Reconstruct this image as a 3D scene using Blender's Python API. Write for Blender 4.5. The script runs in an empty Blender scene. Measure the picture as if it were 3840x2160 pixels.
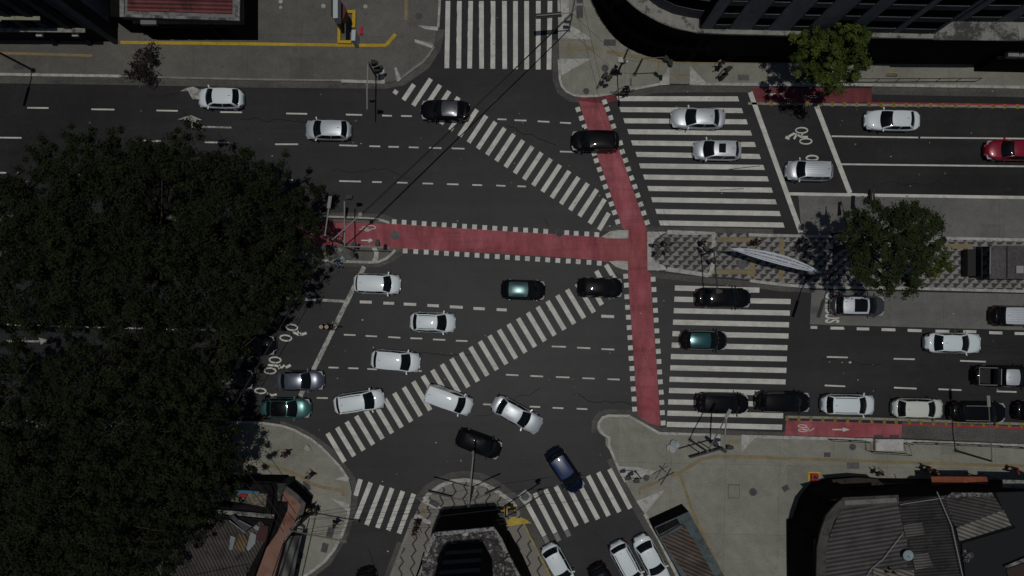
SKY, SUN, EXPO = 0.05, 3.2, -1.5
import bpy, bmesh, math, random
from mathutils import Vector, Matrix, noise
random.seed(7)
R = math.radians
scene = bpy.context.scene
COL = scene.collection
H = 95.0          # camera height
S = 43.0          # source pixels per metre on the ground
NX, NY = 1920.0, 1200.0
K = 2576 / 960.0
SW = 0.12         # pavement height

_zc = [0.0]
def zc(step=0.0006):
    _zc[0] += step; return _zc[0] % 0.006
def W(x, y, h=0.0):
    f = (H - h) / H
    return Vector(((x - NX) / S * f, (NY - y) / S * f, h))
def z(c, r, *v):
    return [(c * 960 + v[i] / K, r * 540 + v[i + 1] / K) for i in range(0, len(v), 2)]
def crop(ox, oy, k, *v):
    return [(ox + v[i] / k, oy + v[i + 1] / k) for i in range(0, len(v), 2)]
def D(*v):
    return [(v[i] * 1.4907, v[i + 1] * 1.4907) for i in range(0, len(v), 2)]
def P2(pts):
    return [((x - NX) / S, (NY - y) / S) for x, y in pts]

# ------------------------------------------------------------ materials
MATS = {}
def mat(name, col, rough=0.85, metal=0.0, spec=0.3, coat=0.0, build=None, emit=None):
    if name in MATS: return MATS[name]
    m = bpy.data.materials.new(name); m.use_nodes = True
    nt = m.node_tree; b = nt.nodes['Principled BSDF']
    b.inputs['Base Color'].default_value = (*col, 1)
    b.inputs['Roughness'].default_value = rough
    b.inputs['Metallic'].default_value = metal
    b.inputs['Specular IOR Level'].default_value = spec
    b.inputs['Coat Weight'].default_value = coat
    b.inputs['Coat Roughness'].default_value = 0.04
    if build: build(nt, b)
    MATS[name] = m
    return m
def N(nt, t, **kw):
    n = nt.nodes.new(t)
    for k, v in kw.items(): setattr(n, k, v)
    return n
def coords(nt, scale=(1, 1, 1), rot=(0, 0, 0), space='pos'):
    if space == 'pos':
        g = N(nt, 'ShaderNodeNewGeometry'); out = g.outputs['Position']
    else:
        g = N(nt, 'ShaderNodeTexCoord'); out = g.outputs['Object']
    mp = N(nt, 'ShaderNodeMapping')
    mp.inputs['Scale'].default_value = scale; mp.inputs['Rotation'].default_value = rot
    nt.links.new(out, mp.inputs['Vector'])
    return mp.outputs['Vector']
def noise_ramp(nt, vec, scale, c0, c1, lo=0.3, hi=0.7, detail=6, rough=0.6):
    n = N(nt, 'ShaderNodeTexNoise'); n.inputs['Scale'].default_value = scale
    n.inputs['Detail'].default_value = detail; n.inputs['Roughness'].default_value = rough
    nt.links.new(vec, n.inputs['Vector'])
    r = N(nt, 'ShaderNodeValToRGB'); r.color_ramp.elements[0].position = lo; r.color_ramp.elements[1].position = hi
    r.color_ramp.elements[0].color = (*c0, 1); r.color_ramp.elements[1].color = (*c1, 1)
    nt.links.new(n.outputs['Fac'], r.inputs['Fac'])
    return r.outputs['Color']
def mix(nt, a, b, fac=0.5, mode='MULTIPLY'):
    m = N(nt, 'ShaderNodeMix', data_type='RGBA', blend_type=mode)
    for sock, v in ((m.inputs[0], fac), (m.inputs[6], a), (m.inputs[7], b)):
        if isinstance(v, (int, float)): sock.default_value = v
        elif isinstance(v, tuple): sock.default_value = (*v, 1)
        else: nt.links.new(v, sock)
    return m.outputs[2]
def mth(nt, op, a, b=None, c=None):
    m = N(nt, 'ShaderNodeMath', operation=op)
    for i, v in enumerate((a, b, c)):
        if v is None: continue
        if isinstance(v, (int, float)): m.inputs[i].default_value = v
        else: nt.links.new(v, m.inputs[i])
    return m.outputs[0]
def g3(v): return (v, v, v)
def bump(nt, b, h, strength=0.4, dist=0.02):
    n = N(nt, 'ShaderNodeBump'); n.inputs['Strength'].default_value = strength; n.inputs['Distance'].default_value = dist
    nt.links.new(h, n.inputs['Height']); nt.links.new(n.outputs['Normal'], b.inputs['Normal'])

def surf(c0, c1, big=0.12, streak=None, speck=0.35, blot=None, cracks=False, fine=9.0, joints=False, bmp=0.4, oil=False):
    """mottled ground: large patches, mid blotches, fine grain, optional streaks along x, optional stains and cracks"""
    def f(nt, b):
        v = coords(nt)
        col = noise_ramp(nt, v, big, c0, c1, 0.35, 0.65)
        col = mix(nt, col, noise_ramp(nt, v, 1.3, g3(0.82), g3(1.15), 0.3, 0.7), 0.7)
        col = mix(nt, col, noise_ramp(nt, v, fine, g3(1 - speck), g3(1 + speck), 0.35, 0.65, 3), 1.0)
        if streak:
            vs = coords(nt, (0.03, 1.0, 1))
            col = mix(nt, col, noise_ramp(nt, vs, streak, g3(0.84), g3(1.12), 0.3, 0.7, 3), 0.9)
        if blot:
            col = mix(nt, col, noise_ramp(nt, v, 0.55, g3(blot), g3(1.0), 0.28, 0.42, 8, 0.7), 1.0)
        # scattered small dark and pale specks
        vo = N(nt, 'ShaderNodeTexVoronoi'); vo.inputs['Scale'].default_value = 0.9; nt.links.new(v, vo.inputs['Vector'])
        sp = mth(nt, 'LESS_THAN', vo.outputs['Distance'], 0.075)
        rr = N(nt, 'ShaderNodeSeparateColor'); nt.links.new(vo.outputs['Color'], rr.inputs[0])
        keep = mth(nt, 'MULTIPLY', sp, mth(nt, 'GREATER_THAN', rr.outputs[0], 0.72))
        col = mix(nt, col, mix(nt, (0.03, 0.03, 0.03), (0.35, 0.35, 0.34), rr.outputs[1], 'MIX'), mth(nt, 'MULTIPLY', keep, 0.55), 'MIX')
        if oil:
            vo2 = N(nt, 'ShaderNodeTexVoronoi', distance='CHEBYCHEV'); vo2.inputs['Scale'].default_value = 0.11; nt.links.new(coords(nt, (0.45, 1, 1)), vo2.inputs['Vector'])
            oc = N(nt, 'ShaderNodeSeparateColor'); nt.links.new(vo2.outputs['Color'], oc.inputs[0])
            pp = mth(nt, 'MULTIPLY', mth(nt, 'LESS_THAN', vo2.outputs['Distance'], 0.26), mth(nt, 'GREATER_THAN', oc.outputs[0], 0.6))
            col = mix(nt, col, mix(nt, g3(0.72), g3(1.45), oc.outputs[1], 'MIX'), mth(nt, 'MULTIPLY', pp, 0.8))
            col = mix(nt, col, noise_ramp(nt, coords(nt, (0.12, 1.1, 1)), 0.9, g3(0.78), g3(1.0), 0.30, 0.46, 6, 0.7), 0.9)
        if joints:
            sx = N(nt, 'ShaderNodeSeparateXYZ'); nt.links.new(coords(nt, rot=(0, 0, 0.02)), sx.inputs[0])
            for ax, per in ((0, 4.7), (1, 6.1)):
                fr = mth(nt, 'FRACT', mth(nt, 'DIVIDE', sx.outputs[ax], per))
                col = mix(nt, col, g3(0.62), mth(nt, 'MULTIPLY', mth(nt, 'LESS_THAN', fr, 0.035 / per), 0.75))
            # faded repair patches
            br = N(nt, 'ShaderNodeTexVoronoi', distance='CHEBYCHEV'); br.inputs['Scale'].default_value = 0.28; nt.links.new(v, br.inputs['Vector'])
            bc = N(nt, 'ShaderNodeSeparateColor'); nt.links.new(br.outputs['Color'], bc.inputs[0])
            pt = mth(nt, 'MULTIPLY', mth(nt, 'LESS_THAN', br.outputs['Distance'], 0.30), mth(nt, 'GREATER_THAN', bc.outputs[0], 0.74))
            col = mix(nt, col, mix(nt, g3(0.80), g3(1.16), bc.outputs[1], 'MIX'), mth(nt, 'MULTIPLY', pt, 0.8))
        if cracks:
            ve = N(nt, 'ShaderNodeTexVoronoi', feature='DISTANCE_TO_EDGE'); ve.inputs['Scale'].default_value = 0.33
            nz = N(nt, 'ShaderNodeTexNoise'); nz.inputs['Scale'].default_value = 1.2; nt.links.new(v, nz.inputs['Vector'])
            va = N(nt, 'ShaderNodeVectorMath', operation='ADD'); nt.links.new(v, va.inputs[0]); nt.links.new(nz.outputs['Color'], va.inputs[1])
            nt.links.new(va.outputs[0], ve.inputs['Vector'])
            cr = mth(nt, 'LESS_THAN', ve.outputs['Distance'], 0.012)
            col = mix(nt, col, g3(0.45), mth(nt, 'MULTIPLY', cr, 0.6))
        nt.links.new(col, b.inputs['Base Color'])
        n2 = N(nt, 'ShaderNodeTexNoise'); n2.inputs['Scale'].default_value = 14; nt.links.new(v, n2.inputs['Vector'])
        bump(nt, b, n2.outputs['Fac'], bmp, 0.01)
    return f
asphalt = mat('asphalt', (0.05,) * 3, 0.46, spec=0.155, build=surf((0.0205, 0.0205, 0.0225), (0.0345, 0.0342, 0.0365), 0.1, streak=0.8, speck=0.18, bmp=0.12, blot=0.86, oil=True))
earth = mat('far_ground', (0.1,) * 3, 0.95, build=surf((0.06, 0.058, 0.052), (0.12, 0.115, 0.1), 0.05))
gutter = mat('gutter_concrete', (0.1,) * 3, 0.9, build=surf((0.085, 0.083, 0.077), (0.125, 0.12, 0.11), 0.3, streak=1.5, blot=0.6))
slabc = mat('bus_lane_concrete', (0.2,) * 3, 0.9, build=surf((0.15, 0.15, 0.142), (0.20, 0.198, 0.186), 0.13, streak=0.35, blot=0.88, speck=0.14, joints=True))
walk = mat('pavement_concrete', (0.2,) * 3, 0.75, build=surf((0.23, 0.229, 0.188), (0.30, 0.298, 0.25), 0.16, blot=0.9, speck=0.14, joints=True))
walk_dark = mat('pavement_concrete_dark', (0.15,) * 3, 0.92, build=surf((0.115, 0.11, 0.097), (0.165, 0.158, 0.138), 0.14, blot=0.8, speck=0.16, joints=True))  # darker tone for the upper-left pavement and left medians
def paintmat(name, c, wear=0.42, under=(0.07, 0.07, 0.07)):
    def f(nt, b):
        v = coords(nt)
        col = mix(nt, c, noise_ramp(nt, v, 1.1, g3(0.78), g3(1.12), 0.3, 0.7), 1.0)
        col = mix(nt, col, noise_ramp(nt, v, 12, g3(0.84), g3(1.12), 0.3, 0.7, 4), 1.0)
        n = N(nt, 'ShaderNodeTexNoise'); n.inputs['Scale'].default_value = 2.3; n.inputs['Detail'].default_value = 9
        n.inputs['Roughness'].default_value = 0.75; nt.links.new(v, n.inputs['Vector'])
        worn = mth(nt, 'LESS_THAN', n.outputs['Fac'], wear)
        col = mix(nt, col, under, mth(nt, 'MULTIPLY', worn, 0.55), 'MIX')
        sc = N(nt, 'ShaderNodeTexNoise'); sc.inputs['Scale'].default_value = 0.9; sc.inputs['Detail'].default_value = 8; sc.inputs['Roughness'].default_value = 0.7
        nt.links.new(coords(nt, (0.25, 1.6, 1)), sc.inputs['Vector'])
        rr = N(nt, 'ShaderNodeValToRGB'); rr.color_ramp.elements[0].position = 0.52; rr.color_ramp.elements[1].position = 0.70; nt.links.new(sc.outputs['Fac'], rr.inputs['Fac'])
        col = mix(nt, col, (c[0] * .55, c[1] * .55, c[2] * .56), mth(nt, 'MULTIPLY', rr.outputs['Color'], 0.75), 'MIX')
        nt.links.new(col, b.inputs['Base Color'])
    return mat(name, c, 0.62, spec=0.3, build=f)
white = paintmat('road_paint_white', (0.69, 0.69, 0.635), 0.37)
worn_white = paintmat('road_paint_worn', (0.5, 0.5, 0.46), 0.5)
kerbw = paintmat('kerb_limewash', (0.50, 0.50, 0.46), 0.47, (0.22, 0.21, 0.19))
kerbg = paintmat('kerb_concrete', (0.26, 0.255, 0.235), 0.45, (0.14, 0.135, 0.12))
rampw = paintmat('ramp_paint', (0.50, 0.50, 0.47), 0.45, (0.22, 0.21, 0.19))
yellow = paintmat('kerb_paint_yellow', (0.60, 0.40, 0.02), 0.43, (0.25, 0.2, 0.08))
tact = paintmat('tactile_yellow', (0.30, 0.225, 0.10), 0.52, (0.2, 0.18, 0.13))
def redf(c0, c1):
    def f(nt, b):
        v = coords(nt)
        col = noise_ramp(nt, v, 0.35, c0, c1, 0.3, 0.7, 5)
        col = mix(nt, col, noise_ramp(nt, coords(nt, (0.5, 0.12, 1), (0, 0, 0.5)), 1.5, g3(0.72), g3(1.42), 0.35, 0.68, 8, 0.75), 0.95)
        col = mix(nt, col, noise_ramp(nt, v, 10, g3(0.85), g3(1.15), 0.3, 0.7, 3), 1.0)
        # tyre-darkened bands and patches worn down to the asphalt
        col = mix(nt, col, noise_ramp(nt, coords(nt, (0.10, 1.3, 1)), 1.1, g3(0.62), g3(1.0), 0.30, 0.48, 7, 0.7), 0.85)
        col = mix(nt, (0.05, 0.04, 0.042), col, noise_ramp(nt, v, 1.7, g3(0.35), g3(1.0), 0.27, 0.33, 10, 0.8), 'MIX')
        nt.links.new(col, b.inputs['Base Color'])
    return f
red = mat('cycle_lane_red', (0.3, 0.05, 0.07), 0.85, build=redf((0.28, 0.06, 0.072), (0.40, 0.125, 0.145)))
red2 = mat('cycle_lane_red_bright', (0.4, 0.03, 0.05), 0.85, build=redf((0.29, 0.075, 0.08), (0.37, 0.11, 0.115)))
redold = mat('cycle_lane_red_old', (0.2, 0.05, 0.06), 0.85, build=redf((0.16, 0.04, 0.048), (0.21, 0.05, 0.06)))

def mosaic_f(nt, b):
    v = coords(nt, (1 / 0.84, 1 / 0.80, 1))
    s = N(nt, 'ShaderNodeSeparateXYZ'); nt.links.new(v, s.inputs[0])
    v2 = mth(nt, 'MULTIPLY', s.outputs[1], 2.0)
    row = mth(nt, 'FLOOR', v2); fv = mth(nt, 'FRACT', v2)
    ph = mth(nt, 'ADD', mth(nt, 'MULTIPLY', row, math.pi), mth(nt, 'MULTIPLY', s.outputs[0], 2 * math.pi))
    ph = mth(nt, 'ADD', ph, mth(nt, 'MULTIPLY', mth(nt, 'SINE', mth(nt, 'MULTIPLY', fv, 6.2832)), 0.55)); edge = mth(nt, 'ADD', mth(nt, 'MULTIPLY', mth(nt, 'COSINE', ph), 0.52), 0.5)
    li = mth(nt, 'LESS_THAN', fv, edge)
    pos = coords(nt)
    lc = noise_ramp(nt, pos, 7, (0.23, 0.225, 0.215), (0.36, 0.35, 0.335), 0.3, 0.7)
    dc = noise_ramp(nt, pos, 7, (0.055, 0.054, 0.052), (0.090, 0.088, 0.086), 0.3, 0.7)
    col = mix(nt, dc, lc, li, 'MIX')
    col = mix(nt, col, noise_ramp(nt, pos, 0.5, g3(0.75), g3(1.1), 0.3, 0.7), 1.0)
    nt.links.new(col, b.inputs['Base Color'])
mosaic = mat('wave_mosaic', (0.2,) * 3, 0.9, build=mosaic_f)
def stone_f(nt, b):
    pos = coords(nt)
    v = coords(nt, (1 / 1.0, 1 / 1.1, 1), (0, 0, 0.1))
    s = N(nt, 'ShaderNodeSeparateXYZ'); nt.links.new(v, s.inputs[0])
    tri = mth(nt, 'PINGPONG', s.outputs[1], 0.5)
    u = mth(nt, 'FRACT', mth(nt, 'ADD', s.outputs[0], mth(nt, 'MULTIPLY', tri, 0.7)))
    ln = mth(nt, 'LESS_THAN', mth(nt, 'ABSOLUTE', mth(nt, 'SUBTRACT', u, 0.5)), 0.075)
    lc = noise_ramp(nt, pos, 8, (0.17, 0.165, 0.14), (0.29, 0.28, 0.25), 0.3, 0.7)
    col = mix(nt, lc, (0.05, 0.05, 0.05), ln, 'MIX')
    nt.links.new(col, b.inputs['Base Color'])
stone = mat('stone_mosaic', (0.2,) * 3, 0.92, build=stone_f)
def cover_f(c):
    def f(nt, b):
        v = coords(nt)
        ck = N(nt, 'ShaderNodeTexChecker'); ck.inputs['Scale'].default_value = 14; nt.links.new(v, ck.inputs['Vector'])
        ck.inputs['Color1'].default_value = (*[x * 0.8 for x in c], 1); ck.inputs['Color2'].default_value = (*[x * 1.2 for x in c], 1)
        nt.links.new(mix(nt, ck.outputs['Color'], noise_ramp(nt, v, 3, g3(0.7), g3(1.2)), 1.0), b.inputs['Base Color'])
    return f
iron = mat('cast_iron', (0.06,) * 3, 0.7, build=cover_f((0.085, 0.08, 0.085)))
ironl = mat('cover_concrete', (0.13,) * 3, 0.8, build=cover_f((0.13, 0.13, 0.135)))
black = mat('black_metal', (0.012, 0.012, 0.012), 0.45)
galv = mat('galvanised_steel', (0.27, 0.27, 0.255), 0.6, metal=0.1)
polegrey = mat('pole_grey', (0.13, 0.12, 0.105), 0.6)
def bxp(name, m, parent, *args): return MB().box(*args).build(name, m, parent)
rub = mat('rubber', (0.02, 0.02, 0.02), 0.9)
glass = mat('car_glass', (0.007, 0.009, 0.010), 0.05, spec=0.4)
chrome = mat('lamp_clear', (0.55, 0.57, 0.6), 0.15, metal=0.3, spec=0.6)
tail = mat('lamp_red', (0.10, 0.004, 0.008), 0.2, spec=0.4)
trim = mat('dark_trim', (0.018, 0.018, 0.02), 0.5)
rimm = mat('wheel_rim', (0.3, 0.3, 0.31), 0.35, metal=0.7)
amber = mat('amber_lens', (0.3, 0.12, 0.01), 0.3)
greenl = mat('green_lens', (0.02, 0.2, 0.08), 0.3)

# ------------------------------------------------------------ mesh builder
class MB:
    def __init__(s): s.v = []; s.f = []; s.sm = False
    def add(s, vs, fs):
        o = len(s.v); s.v += [tuple(p) for p in vs]; s.f += [tuple(i + o for i in f) for f in fs]; return s
    def box(s, c, d, rz=0, m=None):
        cx, cy, cz = c; a, b, h = d[0] / 2, d[1] / 2, d[2] / 2
        co, si = math.cos(rz), math.sin(rz); vs = []
        for dz in (-h, h):
            for dx, dy in ((-a, -b), (a, -b), (a, b), (-a, b)):
                vs.append((cx + dx * co - dy * si, cy + dx * si + dy * co, cz + dz))
        return s.add(vs, [(3, 2, 1, 0), (4, 5, 6, 7), (0, 1, 5, 4), (1, 2, 6, 5), (2, 3, 7, 6), (3, 0, 4, 7)])
    def tube(s, pts, r, n=8, r1=None):
        pts = [Vector(p) for p in pts]; rings = []
        if r1 is None: r1 = r
        for i, p in enumerate(pts):
            t = (pts[min(i + 1, len(pts) - 1)] - pts[max(i - 1, 0)]).normalized()
            up = Vector((0, 0, 1)) if abs(t.z) < 0.9 else Vector((1, 0, 0))
            a = t.cross(up).normalized(); b = t.cross(a).normalized()
            rr = r + (r1 - r) * i / max(1, len(pts) - 1)
            rings.append([p + a * rr * math.cos(2 * math.pi * k / n) + b * rr * math.sin(2 * math.pi * k / n) for k in range(n)])
        vs = [q for rg in rings for q in rg]; fs = []
        for i in range(len(rings) - 1):
            for k in range(n):
                fs.append((i * n + k, i * n + (k + 1) % n, (i + 1) * n + (k + 1) % n, (i + 1) * n + k))
        fs.append(tuple(range(n))[::-1]); fs.append(tuple((len(rings) - 1) * n + k for k in range(n)))
        return s.add(vs, fs)
    def prism(s, poly, z0, z1, poly1=None):
        a = sum(poly[i][0] * poly[(i + 1) % len(poly)][1] - poly[(i + 1) % len(poly)][0] * poly[i][1] for i in range(len(poly)))
        if a < 0:
            poly = poly[::-1]
            if poly1: poly1 = poly1[::-1]
        q = poly1 or poly; n = len(poly)
        vs = [(x, y, z0) for x, y in poly] + [(x, y, z1) for x, y in q]
        fs = [tuple(range(n))[::-1], tuple(range(n, 2 * n))] + [(i, (i + 1) % n, n + (i + 1) % n, n + i) for i in range(n)]
        return s.add(vs, fs)
    def sheet(s, poly, zz):
        a = sum(poly[i][0] * poly[(i + 1) % len(poly)][1] - poly[(i + 1) % len(poly)][0] * poly[i][1] for i in range(len(poly)))
        if a < 0: poly = poly[::-1]
        return s.add([(x, y, zz) for x, y in poly], [tuple(range(len(poly)))])
    def stroke(s, pts, w, zz, closed=False, z0=None):
        pts = [Vector((p[0], p[1])) for p in pts]; n = len(pts); L = []; Rr = []
        for i in range(n):
            a = pts[i - 1] if (i > 0 or closed) else pts[i]
            b = pts[(i + 1) % n] if (i < n - 1 or closed) else pts[i]
            t = (b - a).normalized(); nn = Vector((-t.y, t.x)) * w / 2
            L.append(pts[i] + nn); Rr.append(pts[i] - nn)
        m = n if closed else n - 1
        for i in range(m):
            j = (i + 1) % n; q = [Rr[i], Rr[j], L[j], L[i]]
            if z0 is None: s.add([(p.x, p.y, zz) for p in q], [(0, 1, 2, 3)])
            else: s.prism([(p.x, p.y) for p in q], z0, zz)
        return s
    def ball(s, c, r, n=8, m=6):
        if not hasattr(r, '__len__'): r = (r, r, r)
        vs = [(c[0], c[1], c[2] + r[2])]; fs = []
        for i in range(1, m):
            th = math.pi * i / m
            for k in range(n):
                ph = 2 * math.pi * k / n
                vs.append((c[0] + r[0] * math.sin(th) * math.cos(ph), c[1] + r[1] * math.sin(th) * math.sin(ph), c[2] + r[2] * math.cos(th)))
        vs.append((c[0], c[1], c[2] - r[2]))
        for k in range(n): fs.append((0, 1 + k, 1 + (k + 1) % n))
        for i in range(m - 2):
            for k in range(n):
                a = 1 + i * n + k; b = 1 + i * n + (k + 1) % n
                fs.append((a, a + n, b + n, b))
        e = len(vs) - 1; o = 1 + (m - 2) * n
        for k in range(n): fs.append((o + k, e, o + (k + 1) % n))
        return s.add(vs, fs)
    def build(s, name, m, parent=None, smooth=False, tri=False):
        me = bpy.data.meshes.new(name); me.from_pydata(s.v, [], s.f)
        if tri:
            bm = bmesh.new(); bm.from_mesh(me)
            bmesh.ops.triangulate(bm, faces=[f for f in bm.faces if len(f.verts) > 4]); bm.to_mesh(me); bm.free()
        me.materials.append(m)
        if smooth: me.polygons.foreach_set('use_smooth', [True] * len(me.polygons))
        me.update()
        o = bpy.data.objects.new(name, me); COL.objects.link(o)
        if parent: o.parent = parent
        return o
def tag(o, label=None, cat=None, group=None, kind=None):
    if label: o['label'] = label
    if cat: o['category'] = cat
    if group: o['group'] = group
    if kind: o['kind'] = kind
    return o
def struct(o): o['kind'] = 'structure'; return o
def thing(name, label, cat, loc=(0, 0, 0), rz=0, group=None):
    o = bpy.data.objects.new(name, None); COL.objects.link(o)
    o.location = loc; o.rotation_euler = (0, 0, rz); o.empty_display_size = 0.3
    return tag(o, label, cat, group)
# ------------------------------------------------------------ ground, road, pavements
struct(MB().sheet([(-1500, -1500), (1500, -1500), (1500, 1500), (-1500, 1500)], -0.02).build('ground', earth))
struct(MB().sheet([(-75, -45), (75, -45), (75, 45), (-75, 45)], 0.0).build('road', asphalt))
# concrete bus lanes
m = MB()
m.sheet(P2(z(3, 1, 305, 520, 2576, 552, 6000, 600, 6000, 1010, 2576, 960, 340, 905)), 0.004)
m.sheet(P2(z(3, 2, 440, 20, 2576, 60, 6000, 120, 6000, 520, 2576, 425, 420, 365)), 0.004)
struct(m.build('bus_lane', slabc))

def slab(name, pts, material, zt=SW):
    return struct(MB().prism(P2(pts), -0.01, zt).build(name, material, tri=True))
A = [(-900, -300), (1655, -300), (1651, 0), (1645, 100), (1638, 120), (1630, 170), (1612, 205), (1585, 235), (1540, 268), (1500, 298), (1470, 308), (1440, 312), (1281, 306), (1000, 303), (700, 297), (455, 290), (0, 283), (-900, 280)]
kA = A[1:]
slab('pavement', A, walk_dark)
B = [(2090, -300), (2097, 90), (2095, 150), (2099, 298), (2107, 325), (2125, 345), (2151, 358), (2188, 363), (2240, 361), (2293, 352), (2472, 317), (2509, 315), (2585, 317), (2880, 319), (3200, 319), (3840, 329), (5000, 345), (5000, -300)]
slab('pavement', B, walk)
C = [(-900, 1575), (969, 1583), (1060, 1596), (1109, 1613), (1120, 1620), (1169, 1646), (1204, 1674), (1236, 1706), (1277, 1750), (1310, 1799), (1320, 1844), (1315, 1903), (1303, 1948), (1284, 2004), (1254, 2060), (1221, 2101), (1184, 2131), (1143, 2160), (980, 2280), (980, 2500), (-900, 2500)]
slab('pavement', C, walk)
Dd = [(1395, 2420), (1467, 2160), (1512, 2041), (1549, 1944), (1563, 1915), (1582, 1877), (1608, 1847), (1649, 1817), (1694, 1799), (1743, 1795), (1798, 1803), (1854, 1829), (1920, 1877), (1945, 1912), (1961, 1948), (2013, 2052), (2069, 2160), (2190, 2420)]
slab('pavement', Dd, stone)
E = [(2660, 2420), (2539, 2160), (2472, 2026), (2416, 1926), (2386, 1881), (2345, 1806), (2322, 1762), (2296, 1702), (2270, 1668), (2270, 1640), (2248, 1624), (2237, 1605), (2239, 1583), (2255, 1561), (2278, 1553), (2360, 1555), (2410, 1585), (2472, 1622), (2640, 1627), (2880, 1636), (3253, 1644), (3840, 1667), (5000, 1700), (5000, 2420)]
slab('pavement', E, walk)
F = [(2425, 868), (2560, 869), (2680, 873), (2880, 880), (3500, 890), (3840, 897), (5000, 915), (5000, 1115), (3840, 1096), (3439, 1084), (3215, 1081), (3022, 1077), (2930, 1066), (2807, 1050), (2740, 1040), (2655, 1038), (2600, 1028), (2520, 1019), (2427, 1015)]
slab('median', F, mosaic)
G1 = z(2, 1, 900, 935, 945, 905, 985, 880, 1060, 868, 1170, 869, 1168, 952, 1060, 952, 960, 950)
G2 = z(2, 1, 975, 1183, 1060, 1176, 1166, 1182, 1165, 1272, 1110, 1262, 1040, 1235)
for g in (G1, G2): slab('median', g, rampw, 0.13)
Hm = z(1, 1, 300, 1022, 880, 1018, 1200, 1030, 1420, 1050, 1470, 1053, 1440, 1085, 1380, 1105, 1310, 1160, 1240, 1190, 1160, 1196, 880, 1180, 300, 1150)
Hm = [(-900, 900)] + Hm + [(-900, 960)]
slab('median', Hm, walk_dark)
Ht = [(-900, 805)] + z(1, 1, 640, 728, 900, 738, 1150, 748, 1270, 766, 1355, 792, 1330, 802, 1150, 795, 900, 786, 640, 780) + [(-900, 825)]
slab('median', Ht, walk_dark, 0.13)

def kerb(pts, material=kerbw, w=0.24, zt=SW + 0.005, shift=0.0):
    p = P2(pts); zt += zc()
    return struct(MB().stroke(p, w, zt, z0=-0.005).build('kerb', material))
def inset(pts, d):
    """offset an open polyline (source px) by d px to its left in image space"""
    out = []
    for i, p in enumerate(pts):
        a = pts[max(i - 1, 0)]; b = pts[min(i + 1, len(pts) - 1)]
        tx, ty = b[0] - a[0], b[1] - a[1]; l = math.hypot(tx, ty) or 1
        out.append((p[0] + ty / l * d, p[1] - tx / l * d))
    return out
# kerbs (white limewashed where the photo shows them white)
kerb(inset([(-900, 280), (0, 283), (455, 290)], 3), kerbw)
kerb(inset([(455, 290), (700, 297), (1000, 303), (1281, 306)], 3), kerbg, 0.16)
kerb(inset([(1281, 307), (1443, 312)], 2), kerbw, 0.26)
kerb([(1500, 298), (1540, 268), (1585, 235), (1612, 205)], kerbg, 0.2)
kerb([(1651, -60), (1650, 0), (1644, 105)], kerbw, 0.2)
kerb([(1605, 212), (1627, 180), (1620, 165), (1560, 155)], kerbg, 0.18)
kerb([(2095, 225), (2099, 298), (2107, 325), (2125, 345), (2151, 358), (2188, 363), (2240, 361), (2293, 352), (2472, 317), (2509, 315)], kerbw, 0.2)
kerb([(2093, -60), (2097, 90), (2097, 148)], kerbw, 0.2)
kerb([(2585, 316), (2880, 319), (3200, 319), (3840, 329), (4200, 333)], kerbw, 0.24)
kerb([(969, 1583), (1060, 1596), (1109, 1613), (1120, 1620), (1169, 1646), (1204, 1674), (1236, 1706), (1277, 1750), (1308, 1797)], kerbw, 0.2)
kerb([(-900, 1576), (969, 1583)], kerbw, 0.2)
kerb([(1310, 1905), (1303, 1948), (1284, 2004), (1254, 2060), (1221, 2101), (1184, 2131), (1143, 2160), (980, 2280)], kerbw, 0.24)
kerb([(1395, 2420), (1467, 2160), (1512, 2041), (1549, 1944)], kerbg, 0.26)
kerb([(1590, 1872), (1610, 1850), (1651, 1821), (1694, 1803), (1743, 1799), (1798, 1807), (1852, 1833), (1920, 1880), (1935, 1900)], kerbw, 0.34)
kerb(inset([(1961, 1948), (2013, 2052), (2069, 2160), (2190, 2420)], -4), paintmat('kerb_yellow_worn', (.42, .32, .06), .52, (.2, .18, .12)), 0.13)
kerb([(2660, 2420), (2539, 2160), (2472, 2026), (2416, 1926)], kerbw, 0.26)
kerb([(2345, 1806), (2322, 1762), (2296, 1702), (2282, 1668), (2284, 1640), (2262, 1628), (2245, 1605), (2246, 1585), (2260, 1565), (2280, 1558), (2358, 1559), (2410, 1589), (2472, 1624), (2640, 1629), (2700, 1631)], kerbw, 0.22)
kerb([(2777, 1635), (3253, 1648), (3840, 1671), (4300, 1688)], kerbw, 0.26)
kerb([(2806, 880), (2880, 883), (3500, 893), (3840, 900), (4300, 906)], kerbw, 0.24)
kerb([(2810, 1053), (2930, 1068), (3022, 1075), (3215, 1079), (3439, 1082), (3840, 1093), (4300, 1102)], kerbw, 0.24)
kerb(z(1, 1, 640, 733, 900, 742, 1150, 752, 1270, 770, 1345, 795), kerbw, 0.22, SW + 0.012)
kerb(z(1, 1, 600, 1150, 700, 1172, 880, 1183, 1160, 1192, 1238, 1185, 1310, 1155, 1380, 1098, 1400, 1065), kerbw, 0.22)
kerb(z(1, 1, 900, 1022, 1200, 1034, 1345, 1048), kerbg, 0.14)
kerb(z(1, 1, 1185, 1040, 1215, 1090, 1212, 1140, 1190, 1185), kerbw, 0.38)
# white nose of the median island
nose = z(2, 1, 1358, 885, 1560, 885, 1500, 915, 1440, 960, 1405, 1020, 1398, 1090, 1415, 1150, 1450, 1195, 1530, 1225, 1560, 1270, 1360, 1272)
struct(MB().sheet(P2(nose), SW + 0.004).build('median', rampw, tri=True))
kerb(z(2, 1, 1560, 888, 1800, 897, 2025, 900, 2022, 1200, 2000, 1290, 1965, 1322, 1780, 1292, 1560, 1262), kerbw, 0.36, SW + 0.009)
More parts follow.
